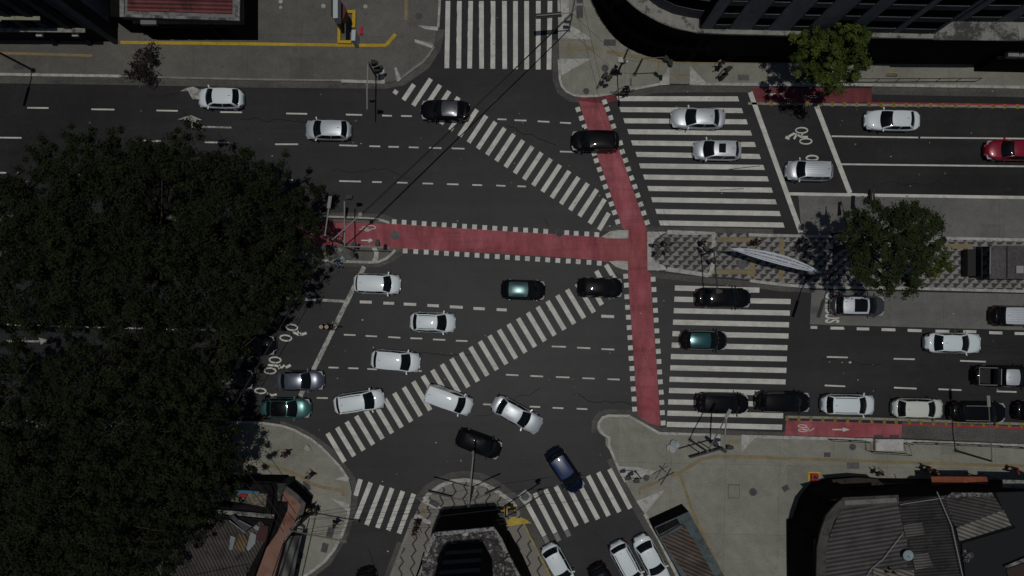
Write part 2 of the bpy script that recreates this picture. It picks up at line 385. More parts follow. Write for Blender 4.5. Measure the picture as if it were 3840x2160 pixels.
# gutters
def gut(pts, w, zz=0.004): struct(MB().stroke(P2(pts), w, zz).build('road_gutter', gutter))
gut([(-900, 296), (0, 299), (455, 305), (1000, 316), (1281, 318), (1443, 320), (1510, 308), (1600, 245), (1640, 180), (1655, 110)], 0.62)
gut([(2083, 150), (2086, 300), (2100, 340), (2140, 368), (2200, 375), (2300, 364), (2470, 335), (2585, 333), (2880, 333), (2890, 333)], 0.62)
gut([(1050, 1588), (1120, 1612), (1190, 1652), (1250, 1700), (1322, 1795), (1333, 1850), (1326, 1905), (1296, 2008), (1230, 2110), (1155, 2168)], 0.5)
gut([(1570, 1875), (1600, 1835), (1650, 1803), (1695, 1786), (1743, 1781), (1805, 1789), (1862, 1817), (1935, 1870), (1978, 1945), (2082, 2155)], 0.7)
gut([(2226, 1625), (2228, 1580), (2250, 1550), (2280, 1543), (2362, 1545), (2475, 1612), (2640, 1619), (2880, 1628), (2940, 1630)], 0.4)
gut([(2290, 1720), (2330, 1800), (2400, 1925), (2460, 2030), (2525, 2160), (2650, 2420)], 0.75)
gut([(1502, 2035), (1455, 2160), (1385, 2400)], 0.6)
gut([(3384, 1610), (3840, 1632), (4300, 1650)], 1.5)
gut([(2420, 858), (2700, 863), (2800, 866), (2900, 870)], 0.45); gut([(2440, 1028), (2650, 1052), (2800, 1064), (2930, 1082), (3040, 1086)], 0.5)
gut(z(1, 1, 640, 715, 900, 720, 1150, 728, 1300, 742, 1400, 780), 0.5); gut(z(1, 1, 700, 1195, 900, 1210, 1240, 1212, 1380, 1150, 1480, 1080), 0.45)
gut([(2210, 880), (2240, 858), (2350, 852)], 0.5); gut([(2270, 990), (2320, 1015), (2352, 1030)], 0.4)
gut([(3840 - 571, 335), (3840, 345), (4300, 350)], 0.9)

# cycle lanes
redl = mat('cycle_line_red', (.42, .03, .05), .8)
def lane(pts, material, zz=0.008): struct(MB().sheet(P2(pts), zz).build('cycle_path', material, tri=True))
lane([(-900, 820), (1120, 832), (1120, 914), (-900, 905)], mat('path_canopy_shade', (.05,) * 3, .9, build=surf((.03, .028, .026), (.06, .055, .05), .4)), .0075)  # lane continues here; its dark colour paints in the shade of the crowns
struct(MB().sheet(P2([(-900, 1606), (600, 1612), (850, 1640), (840, 1760), (700, 1800), (640, 1900), (420, 1960), (380, 2200), (300, 2500), (-900, 2500)]), SW + .006).build('canopy_shade_ground', mat('canopy_shade', (.03,) * 3, .95, build=surf((.018, .015, .012), (.04, .034, .027), .5)), tri=True))  # dark sheet laid over pavement, standing in for shade beneath the trees
lane([(1118, 832)] + z(1, 1, 460, 788, 900, 790, 1340, 797) + [(1463, 838)] + z(1, 1, 1340, 1048, 900, 1022, 460, 1016) + [(1118, 914)], red)
lane([(1460, 837), (1920, 868), (2248, 888)] + z(2, 1, 1100, 950, 1170, 952, 1168, 1178, 975, 1180) + [(2120, 966), (1920, 954), (1700, 943), (1520, 934), (1459, 929)], red, 0.009)
lane([(2166, 367), (2257, 369), (2296, 492), (2325, 570), (2424, 857), (2425, 872), (2350, 872), (2334, 853), (2237, 575), (2205, 490)], red)
lane([(2352, 866), (2427, 866), (2427, 1016), (2440, 1024), (2442, 1080), (2477, 1598), (2440, 1590), (2404, 1568), (2391, 1557), (2358, 1080), (2353, 980)], red, 0.0085)
lane([(2262, 893), (2355, 885), (2425, 872), (2425, 1020), (2360, 1025), (2354, 982), (2262, 982)], red2, 0.013)
lane([(2818, 330), (2880, 329), (3269, 332), (3269, 384), (3090, 386), (2840, 384)], redold)
lane([(2166, 366), (2300, 356), (2330, 375), (2262, 388), (2170, 378)], redold, 0.011)
lane([(3269, 384), (3600, 387), (3840, 392), (4300, 400), (4300, 406), (3840, 398), (3600, 393), (3269, 390)], redl)
lane([(2949, 1577), (3100, 1580), (3383, 1591), (3381, 1642), (2941, 1634)], red)
lane([(3383, 1587), (3600, 1595), (3840, 1602), (4300, 1618), (4300, 1626), (3840, 1609), (3600, 1601), (3383, 1593)], redl)

# ------------------------------------------------------------ markings
def marks(name, draw, material=white, zz=0.016):
    m = MB(); draw(m, zz + zc()); return struct(m.build(name, material))
def seg(m, a, b, w, zz):   # a bar from a to b (source px), w px wide, ends square
    m.stroke(P2([a, b]), w / S, zz)
def bars(name, lst, w, material=white, jig=0.0):
    def dr(m, zz):
        for a, b in lst: seg(m, a, b, w, zz)
    return marks(name, dr, material)
# 1 top crossing
tops = [(960 + x / K) for x in (1932, 2047, 2160, 2268, 2385, 2500)] + [(1920 + x / K) for x in (35, 147, 265, 382)]
bots = [(960 + x / K) for x in (1920, 2040, 2150, 2270, 2383, 2503)] + [(1920 + x / K) for x in (35, 148, 263, 372)]
def z1(m, zz):
    for i, (a, b) in enumerate(zip(tops, bots)):
        n = 14; y1 = 256 + i * 0.6
        L_ = []; R_ = []
        for k in range(n + 1):
            f = k / n; x = a + (b - a) * f; y = 4 + (y1 - 4) * f
            j = (noise.noise(Vector((i * 3.1, k * 0.8, 0))) * 2.4) if 1 <= i <= 4 and k < 9 else 0
            L_.append((x - 8.8 + j, y)); R_.append((x + 8.8, y))
        m.sheet(P2(L_ + R_[::-1]), zz)
marks('zebra_crossing', z1)
# 2 diagonal upper left
l2 = []
for i in range(19):
    a = (1616 + 34.6 * i, 296 + 23.05 * i); l2.append((a, (a[0] - 66.5, a[1] + 100)))
l2 += [((1552.6, 317), (1513, 375)), ((1488, 339), (1479, 352)), ((2268, 747), (2211, 838)), ((2283, 799), (2246, 862))]
bars('zebra_crossing', l2, 17)
# 3 diagonal lower
l3 = []
for i in range(-20, 7):
    a = (1942.4 + (35.7 if i < 0 else 36.8) * i, 1193.7 - 21.55 * i); l3.append((a, (a[0] + 64, a[1] + 107)))
l3 += [((2200, 1042), (2257, 1143)), ((2236, 1016), (2294, 1121)), ((2272, 993), (2310, 1053))]
bars('zebra_crossing', l3, 17.5)
# 4 upper right
l4 = [(2315, 370, 2769, 371), (2325, 411, 2784, 415), (2340, 453, 2801, 457), (2355, 494, 2817, 499), (2369, 536, 2832, 542), (2386, 579, 2850, 587), (2399, 622, 2865, 628), (2414, 664, 2880, 671), (2430, 707, 2895, 713), (2444, 749, 2910, 757), (2460, 793, 2925, 801), (2473, 836, 2939, 844)]
def z4(m, zz):
    for x0, y0, x1, y1 in l4:
        m.sheet(P2([(x0 - 3, y0 - 9.3), (x1 - 3, y1 - 9.3), (x1 + 3, y1 + 9.3), (x0 + 3, y0 + 9.3)]), zz)
marks('zebra_crossing', z4)
l5 = [(2531, 1080, 2848, 1088), (2529, 1122, 2965, 1131), (2527, 1165, 2962, 1174), (2524, 1208, 2959, 1218), (2522, 1251, 2957, 1260), (2519, 1294, 2953, 1304), (2516, 1337, 2951, 1346), (2514, 1379, 2949, 1389), (2511, 1422, 2946, 1432), (2509, 1464, 2940, 1475), (2506, 1507, 2938, 1517), (2503, 1549, 2937, 1559), (2501, 1591, 2933, 1602)]
def z5(m, zz):
    for x0, y0, x1, y1 in l5:
        m.sheet(P2([(x0, y0 - 9.6), (x1, y1 - 9.6), (x1 - 1, y1 + 9.6), (x0 - 1, y0 + 9.6)]), zz)
marks('zebra_crossing', z5)
zz_ = lambda *v: [tuple(z(1, 3, *v)[i:i + 2]) for i in range(0, len(v) // 2, 2)]
bars('zebra_crossing', zz_(1155, 508, 1000, 898, 1268, 538, 1112, 935, 1370, 565, 1222, 965, 1478, 595, 1330, 990, 1588, 622, 1438, 1020, 1052, 475, 1003, 640), 17.5)
zz_ = lambda *v: [tuple(z(2, 3, *v)[i:i + 2]) for i in range(0, len(v) // 2, 2)]
bars('zebra_crossing', zz_(980, 372, 1190, 770, 868, 405, 1080, 805, 765, 440, 972, 843, 655, 480, 865, 878, 548, 515, 755, 910, 440, 545, 650, 945, 335, 578, 545, 985, 228, 615, 435, 1015, 150, 720, 325, 1045), 17.5)
bars('zebra_crossing', zz_(325, 1050, 365, 1130, 437, 1020, 475, 1095, 547, 990, 575, 1050), 17.5, paintmat('road_paint_scraped', (0.4, 0.4, 0.38), 0.62))
# stop lines, long lines
bars('stop_line', [((2813, 346), (3003, 872))], 18); bars('stop_line', [((3061, 397), (3187, 724))], 18)
bars('stop_line', [((1366, 1000), (1126, 1486))], 17, worn_white); bars('stop_line', [((946, 1275), (870, 1410))], 17, worn_white)
bars('road_marking', [((3118, 511), (3443, 516)), ((3451, 516), (3840, 520)), ((3840, 520), (4300, 526))], 5.5)
bars('road_marking', [((3154, 616), (3840, 624)), ((3840, 624), (4300, 630))], 6)
bars('road_marking', [((2960, 727), (3840, 741)), ((3840, 741), (4300, 748))], 11.5)
bars('road_marking', [((1075, 1118), (1310, 1131))], 10, worn_white)
bars('road_marking', [((-900, 1205), (0, 1217)), ((0, 1217), (870, 1241))], 5.5)
bars('road_marking', [((24, 1279), (147, 1280))], 7, worn_white)
marks('road_marking', lambda m, zz: m.sheet(P2(z(0, 2, 390, 500, 488, 523, 412, 572)), zz), worn_white)
def dash(c, r, v, w):
    return [((c * 960 + v[i] / K, r * 540 + v[i + 1] / K), (c * 960 + v[i + 2] / K, r * 540 + v[i + 3] / K)) for i in range(0, len(v), 4)]
d1 = dash(0, 0, (275, 1085, 490, 1087, 920, 1100, 1152, 1103, 1575, 1112, 1790, 1116, 2217, 1128, 2436, 1131), 5) + dash(1, 0, (305, 1142, 515, 1146, 905, 1153, 1068, 1157, 1270, 1163, 1368, 1166, 1460, 1167, 1568, 1169, 2430, 1200, 2520, 1203), 5) + dash(2, 0, (25, 1210, 145, 1214, 258, 1221, 376, 1227, 483, 1234, 592, 1240), 5)
d2 = dash(0, 0, (0, 1385, 218, 1388, 692, 1400, 900, 1404, 1380, 1415, 1617, 1420, 2062, 1432, 2303, 1436), 5) + dash(1, 1, (193, 3, 425, 3, 838, 13, 1020, 18, 1140, 22, 1250, 25, 1333, 28, 1438, 30, 1538, 33, 1637, 36, 1743, 38, 1867, 42, 1970, 44, 2098, 48), 5) + dash(2, 1, (482, 76, 618, 80), 5)
d3 = dash(0, 1, (-80, 289, 65, 290, 165, 292, 205, 296, 700, 310, 900, 315, 2155, 163, 2205, 165, 2270, 165, 2305, 167), 5) + dash(1, 1, (330, 360, 370, 360, 838, 373, 1057, 378, 1170, 382, 1265, 384, 1418, 388, 1525, 391, 1676, 397, 1782, 399, 1922, 404, 2038, 407, 2177, 412, 2275, 415, 2418, 418, 2510, 422), 5) + dash(2, 1, (55, 425, 140, 428), 5)
d4 = dash(1, 2, (885, 470, 1002, 474, 1104, 482, 1218, 487, 1330, 493, 1453, 500, 1553, 505, 1673, 509, 1781, 517, 1905, 522, 2012, 530, 2128, 534), 5) + dash(2, 2, (400, 588, 543, 592, 655, 600, 787, 606, 900, 614, 1029, 619), 5)
d5 = dash(1, 2, (730, 799, 830, 802, 928, 806, 1030, 809, 1120, 814, 1220, 818, 1600, 832, 1668, 836, 2515, 872, 2641, 878), 5) + dash(2, 2, (185, 884, 313, 890, 442, 895, 578, 900, 708, 907, 832, 911, 960, 917, 1083, 921), 5)
d6 = dash(1, 2, (612, 1105, 722, 1108, 2285, 1170, 2380, 1173), 5) + dash(2, 2, (178, 1193, 284, 1197, 409, 1205, 517, 1210, 651, 1214, 758, 1219), 5)
d7 = dash(3, 2, (592, 693, 802, 699, 1263, 712, 1475, 717, 1932, 732, 2190, 742, 2600, 752, 2800, 758), 5)
d8 = dash(3, 2, (570, 980, 776, 989, 1267, 1002, 1493, 1012, 1714, 1018, 1945, 1027, 2300, 1040, 2500, 1046), 5)
for d in (d1, d2, d3, d4, d5, d6, d7, d8): bars('lane_marking', d, 5.6)
d9 = dash(1, 2, (1045, 140, 1165, 143, 1282, 152, 1390, 155, 1487, 162, 1612, 166, 1725, 175, 1840, 180, 1952, 188, 2080, 195, 2188, 205, 2302, 210, 2422, 216, 2523, 221), 5) + dash(2, 2, (898, 283, 1027, 288), 5)
d10 = dash(3, 2, (428, 395, 495, 397, 628, 403, 762, 405, 892, 410, 1017, 413, 1142, 418, 1281, 421, 1404, 426, 1545, 430, 1684, 434, 1822, 437, 1963, 437, 2095, 440, 2224, 449, 2357, 453, 2481, 457, 2620, 460), 5)
bars('lane_marking', d9, 10.5); bars('lane_marking', d10, 10.5)
# square blocks along the cycle lanes
q = z(1, 1, 1391, 783, 1490, 788, 1591, 795, 1692, 802, 1792, 808, 1893, 814, 1996, 822, 2098, 828, 2199, 834, 2301, 841, 2403, 848, 2506, 853) + z(2, 1, 35, 861, 137, 867, 237, 873, 339, 879, 551, 893, 646, 899, 752, 905, 853, 912)
q2 = z(1, 1, 1501, 1076, 1608, 1082, 1713, 1088, 1814, 1095, 1917, 1101, 2022, 1107, 2122, 1113, 2224, 1120, 2323, 1128, 2428, 1133, 2529, 1140) + z(2, 1, 55, 1147, 155, 1153, 258, 1159, 359, 1166, 461, 1172, 566, 1178, 666, 1184, 774, 1191, 878, 1199)
q3 = z(2, 0, 665, 1102, 698, 1189, 729, 1275) + z(2, 1, 825, 95, 848, 168, 880, 256, 910, 342, 940, 430, 970, 517, 1000, 603, 1030, 689, 1062, 783)
q4 = z(2, 0, 932, 1026, 959, 1100, 992, 1186, 1020, 1271, 1090, 1440) + z(2, 1, 1110, 78, 1143, 165, 1172, 252, 1205, 342, 1236, 430, 1265, 517, 1296, 607, 1325, 695, 1359, 790)
q5 = z(2, 1, 1143, 1331, 1150, 1420) + z(2, 2, 1155, 88, 1163, 195, 1170, 294, 1179, 398, 1186, 499, 1192, 602, 1198, 708, 1206, 810, 1213, 911, 1220, 1016, 1228, 1117, 1233, 1219)
q6 = z(2, 1, 1420, 1361) + z(2, 2, 1428, 15, 1437, 121, 1443, 226, 1450, 323, 1457, 431, 1464, 534, 1471, 637, 1478, 740, 1485, 845, 1492, 944, 1501, 1048, 1507, 1151, 1513, 1254, 1520, 1358)
def squares(lst, ang):
    def dr(m, zz):
        for x, y in lst:
            c = W(x, y); a = R(ang + random.uniform(-2, 2)); s_ = 0.205
            m.sheet([(c.x + s_ * (u * math.cos(a) - v * math.sin(a)), c.y + s_ * (u * math.sin(a) + v * math.cos(a))) for u, v in ((-1, -1), (1, -1), (1, 1), (-1, 1))], zz)
    marks('lane_marking', dr)
squares(q, -3); squares(q2, -3); squares(q3, 19); squares(q4, 19); squares(q5, 4); squares(q6, 4)
# zone triangles beside dropped kerbs (white wedges)
def wedge(pts, material=rampw, zz=SW + 0.005): struct(MB().sheet(P2(pts), zz + .007 + zc()).build('ramp_marking', material, tri=True))
wedge(z(1, 0, 1265, 682, 1292, 682, 1298, 835, 1250, 808, 1256, 740)); wedge(z(1, 0, 1395, 685, 1417, 685, 1462, 800, 1440, 825, 1420, 822))
wedge(z(1, 0, 1630, 262, 1835, 275, 1832, 315, 1700, 298)); wedge(z(1, 0, 1600, 400, 1780, 460, 1770, 490, 1600, 430))
wedge(z(2, 0, 487, 235, 560, 245, 700, 325, 800, 403, 487, 388)); wedge(z(2, 0, 485, 597, 800, 597, 500, 762, 487, 700))
wedge(z(2, 0, 490, 0, 572, 0, 570, 205, 490, 232))
wedge(z(2, 0, 1580, 672, 1578, 845, 1480, 842)); wedge(z(2, 0, 1785, 665, 1962, 850, 1787, 852))
wedge(z(1, 3, 800, 470, 905, 437, 938, 500)); wedge(z(1, 3, 752, 660, 820, 685, 942, 715, 935, 800))
wedge(z(1, 3, 1670, 692, 1745, 640, 1860, 790, 1790, 770)[:0] or z(1, 3, 1665, 700, 1710, 665, 1865, 760, 1830, 780)); wedge(z(1, 3, 1600, 828, 1640, 826, 1765, 900, 1755, 930, 1590, 862))
wedge(z(2, 3, 1075, 340, 1260, 352, 1445, 390, 1400, 420, 1140, 500)); wedge(z(2, 3, 1530, 580, 1335, 820, 1250, 692))
wedge(z(2, 3, 1955, 35, 2092, 40, 2092, 170, 2040, 150)); wedge(z(2, 3, 2300, 38, 2450, 45, 2385, 110, 2305, 205))
wedge(z(2, 3, 55, 645, 135, 575, 205, 640, 200, 680, 130, 735), rampw, 0.018)
# yellow lines and tactile strips
def strip(pts, w, material=tact, zz=SW + 0.009, name='paving_strip'): struct(MB().stroke(P2(pts), w / S, zz + .010 + zc()).build(name, material))
strip([(455, 161), (960, 167), (1325, 172), (1450, 172)], 11.5, yellow); strip([(1450, 170), (1484, 130)], 13, yellow); strip([(1524, -40), (1523, 78)], 12, tact)
strip([(-200, 200), (0, 201), (200, 206), (350, 211)], 10); strip(z(2, 0, 560, 490, 850, 492), 13); strip(z(2, 0, 568, 430, 568, 562), 9)
strip(z(2, 0, 950, 528, 1150, 562, 1330, 590, 1500, 618), 13); strip(z(2, 0, 1472, 610, 1472, 730), 8); strip(z(2, 0, 1600, 755, 1760, 758), 7)
strip([(2480, 234), (2880, 236), (2955, 236)], 7); strip([(3213, 240), (3630, 244)], 6)
strip(z(1, 3, 80, 320, 300, 380, 450, 440, 560, 520, 700, 560, 870, 590), 12); strip(z(1, 3, 880, 530, 880, 640), 11); strip(z(1, 3, 1700, 740, 1685, 830), 13)
strip(z(2, 3, 2576, 252, 2050, 242, 1900, 270, 1700, 400, 1600, 440), 12); strip(z(2, 3, 1690, 430, 1800, 760, 1900, 990, 2000, 1200, 2150, 1500), 11)
strip(z(2, 3, 1490, 490, 1280, 570, 1285, 630), 10); strip(z(3, 3, 0, 258, 600, 275, 1200, 298, 2000, 325, 2576, 340, 4000, 380), 11)
strip(z(2, 3, 2170, 98, 2270, 98), 12)
strip(z(2, 1, 2055, 965, 2440, 968), 17); strip(z(2, 1, 2418, 985, 2415, 1340), 17); strip(z(2, 1, 2050, 1290, 2400, 1290), 17); strip(z(3, 1, 130, 950, 125, 1370), 16)
strip(z(3, 1, 1800, 1030, 2036, 1030), 18); strip(z(3, 1, 1700, 1290, 1700, 1370), 17)
# yellow painted patch on the island kerb
pts = crop(1560, 1740, 3.45, 1100, 600, 1180, 560, 1240, 505, 1300, 560, 1290, 600, 1270, 660, 1300, 700, 1390, 690, 1500, 760, 1380, 770, 1260, 790, 1180, 800, 1160, 730, 1230, 700, 1240, 640, 1110, 640)
struct(MB().sheet(P2(pts), SW + 0.009).build('paving_strip', paintmat('patch_yellow', (.55, .40, .04), .46, (.2, .18, .12)), tri=True))
# arrows and symbols
def poly_marks(name, polys, material=white, zz=0.02): struct([m_ := MB(), [m_.sheet(P2(p), zz) for p in polys]][0].build(name, material, tri=True))
poly_marks('road_arrow', [z(0, 0, 1812, 920, 1880, 883, 1945, 873, 2020, 905, 2030, 1000, 1938, 997, 1890, 915), z(0, 0, 1785, 1203, 1850, 1180, 1925, 1160, 2035, 1208, 1975, 1208, 2015, 1266, 2330, 1276, 2328, 1293, 1910, 1282, 1855, 1203)], worn_white)
poly_marks('road_arrow', [z(1, 1, 1058, 964, 1135, 964, 1135, 953, 1160, 955, 1176, 972, 1135, 993, 1132, 977, 1058, 975)])
poly_marks('road_arrow', [z(3, 2, 648, 1417, 752, 1417, 752, 1402, 823, 1424, 755, 1447, 752, 1431, 648, 1430)])
poly_marks('road_arrow', [z(2, 0, 2553, 943, 2620, 925, 2622, 940, 2720, 941, 2720, 948, 2622, 948, 2622, 965)])
def symbol(name, rings, strokes, wr, material=white, zz=0.02):
    m = MB()
    for cx, cy, rx, ry, ang in rings:
        p = []
        for k in range(20):
            t = 2 * math.pi * k / 20; u, v = rx * math.cos(t), ry * math.sin(t)
            p.append((cx + u * math.cos(ang) - v * math.sin(ang), cy + u * math.sin(ang) + v * math.cos(ang)))
        m.stroke(P2(p), wr / S, zz, closed=True)
    for pts, w in strokes: m.stroke(P2(pts), w / S, zz + 0.003)
    return struct(m.build(name, material))
def sy(c, r, rings, strokes, w, material=white):
    symbol('bike_marking', [(c * 960 + a / K, r * 540 + b / K, p / K, q_ / K, g) for a, b, p, q_, g in rings], [(z(c, r, *s_), w_ / K) for s_, w_ in strokes], w, material)
# motorbike boxes
sy(3, 0, [(338, 1312, 60, 27, 0), (380, 1422, 60, 27, 0)], [((175, 1380, 215, 1395), 30), ((205, 1375, 260, 1345, 290, 1350, 260, 1400), 22), ((290, 1352, 330, 1378, 400, 1378), 20), ((350, 1345, 330, 1370), 14)], 5.0)
sy(3, 1, [(443, 141, 58, 24, 0)], [], 6.0)
sy(1, 2, [(300, 503, 58, 28, 0.1), (360, 396, 58, 28, 0.1)], [((370, 440, 430, 470, 460, 455), 24), ((455, 470, 510, 452), 26), ((420, 430, 440, 480), 14)], 5.5)
sy(1, 2, [(142, 833, 58, 28, 0.05), (193, 724, 58, 28, 0.05)], [((120, 775, 200, 780, 260, 800, 290, 775), 22), ((300, 800, 350, 775), 26), ((240, 770, 230, 815), 14)], 5.5)
sy(1, 2, [(45, 1035, 55, 25, 0.05)], [((110, 1060, 160, 1080, 210, 1070), 20)], 5.5)
# bicycles on the red lanes
sy(1, 1, [(1160, 838, 44, 17, 0.05), (1130, 858, 30, 8, 0.2)], [((1040, 858, 1075, 855, 1070, 832, 1100, 835), 9), ((1075, 850, 1110, 880, 1140, 850), 8), ((1100, 868, 1135, 880), 8)], 2.6)
sy(3, 2, [(345, 1389, 45, 13, 0.05), (350, 1432, 45, 13, 0.05)], [((400, 1405, 415, 1440, 465, 1410), 8), ((345, 1400, 400, 1405), 7), ((350, 1425, 415, 1432), 7)], 2.6)
sy(3, 0, [(450, 972, 42, 12, 0.05)], [((380, 960, 400, 975), 6)], 2.4)
def text_mesh(txt, name, material, fn, size=1.0):
    cu = bpy.data.curves.new(name, 'FONT'); cu.body = txt; cu.size = size; cu.resolution_u = 3; cu.offset = 0.02
    o = bpy.data.objects.new(name, cu); COL.objects.link(o); bpy.context.view_layer.update()
    me = bpy.data.meshes.new_from_object(o.evaluated_get(bpy.context.evaluated_depsgraph_get()))
    COL.objects.unlink(o); bpy.data.objects.remove(o)
    xs = [v.co.x for v in me.vertices]; ys = [v.co.y for v in me.vertices]
    x0, x1, y0, y1 = min(xs), max(xs), min(ys), max(ys)
    for v in me.vertices: v.co = Vector(fn((v.co.x - x0) / (x1 - x0), (v.co.y - y0) / (y1 - y0)))
    me.materials.clear(); me.materials.append(material); me.name = name
    o = bpy.data.objects.new(name, me); COL.objects.link(o); return o
def bus_txt(u, v):
    p = W(3093 + v * 68, 1098 + u * 113); return (p.x, p.y, 0.02)
struct(text_mesh('ÔNIBUS', 'lane_lettering', white, bus_txt))
# worn white bus lane cycle-separator line
bars('road_marking', [((2805, 388), (3840, 401)), ((3840, 401), (4300, 407))], 9, paintmat('separator_line', (0.32, 0.31, 0.25), 0.45))
bars('road_marking', [((2950, 1563), (3300, 1571)), ((3300, 1571), (3840, 1590)), ((3840, 1590), (4300, 1606))], 9, paintmat('separator_line', (0.32, 0.31, 0.25), 0.45))
# wandering tar-filled cracks and tyre skid arcs on the asphalt
def cracks(m, zz):
    rc = random.Random(9)
    for x, y, n, a in ((1500, 1330, 9, .1), (620, 360, 7, 0), (1900, 470, 6, .4), (3300, 690, 9, 0.02), (3080, 1345, 8, .05), (2150, 1480, 7, .1), (1780, 1560, 8, -.3), (1250, 640, 9, .04), (2700, 1000, 1, 0), (1380, 2060, 6, 1.3), (2230, 2000, 6, 1.0), (3600, 1290, 7, .05), (1700, 860, 1, 0), (900, 450, 7, 0)):
        p = [(x, y)]
        for k in range(n * 2): a2 = a + rc.uniform(-.55, .55); d = rc.uniform(10, 24); p.append((p[-1][0] + d * math.cos(a2), p[-1][1] + d * math.sin(a2)))
        m.stroke(P2(p), rc.uniform(.035, .06), zz)
marks('tar_seam', cracks, mat('tar_crack', (0.010, 0.010, 0.010), 0.8), 0.0115)
# tar seams and skid marks
tar = mat('tar_seam', (0.02, 0.02, 0.02), 0.7)
def seams(m, zz):
    for pts, w in (([(1672, 1216), (1670, 1190)], 2), ([(2700, 640), (2780, 630), (2850, 622)], 2.5), ([(2700, 713), (2790, 707)], 2), ([(2043, 822), (2060, 850)], 3)):
        m.stroke(P2(pts), w / S, zz)
marks('tar_seam', seams, tar, 0.024)
# ------------------------------------------------------------ vehicles
H = 64.0   # true camera height
def carpaint(name, c, rough=0.3, metal=0.0):
    return mat('paint_' + name, c, rough, metal, 0.03 if max(c) < 0.06 else 0.4, 0.6 if max(c) < 0.06 else 0.8)
PT = dict(white=carpaint('white', (0.80, 0.89, 0.92), 0.40), silver=carpaint('silver', (0.58, 0.63, 0.67), 0.40, 0.3),
          grey=carpaint('grey', (0.10, 0.10, 0.115), 0.28, 0.5), black=carpaint('black', (0.006, 0.006, 0.0075), 0.3), cream=carpaint('cream', (0.70, 0.76, 0.68), 0.42),
          bluegrey=carpaint('bluegrey', (0.11, 0.125, 0.16), 0.28, 0.4), teal=carpaint('teal', (0.06, 0.17, 0.165), 0.28, 0.35), darkgreen=carpaint('darkgreen', (0.045, 0.10, 0.105), 0.25, 0.4),
          blue=carpaint('blue', (0.008, 0.028, 0.12), 0.35, 0.0), navy=carpaint('navy', (0.005, 0.009, 0.028), 0.3), red=carpaint('red', (0.26, 0.008, 0.028), 0.3, 0.1), pearl=carpaint('pearl', (0.66, 0.71, 0.75), 0.36, 0.2), darkteal=carpaint('darkteal', (0.02, 0.09, 0.10), 0.22, 0.3))
KIND = {  # hood end, windscreen end, roof end, rear glass end (fractions from the front), height, width, belt
    'hatch': (0.17, 0.385, 0.83, 0.935, 1.50, 1.74, 0.90), 'sedan': (0.235, 0.43, 0.76, 0.885, 1.46, 1.76, 0.92),
    'suv': (0.17, 0.365, 0.86, 0.945, 1.66, 1.80, 1.05), 'wagon': (0.17, 0.33, 0.88, 0.95, 1.58, 1.76, 0.98),
    'van': (0.14, 0.31, 0.955, 0.985, 1.85, 1.75, 1.05), 'pickup': (0.22, 0.37, 0.60, 0.64, 1.75, 1.84, 1.08)}
def grid(fn, nu, nv, u0=0, u1=1, v0=0, v1=1, flip=False):
    vs = [fn(u0 + (u1 - u0) * i / nu, v0 + (v1 - v0) * j / nv) for i in range(nu + 1) for j in range(nv + 1)]
    fs = []
    for i in range(nu):
        for j in range(nv):
            a = i * (nv + 1) + j; q = (a, a + 1, a + nv + 2, a + nv + 1)
            fs.append(q[::-1] if flip else q)
    return vs, fs
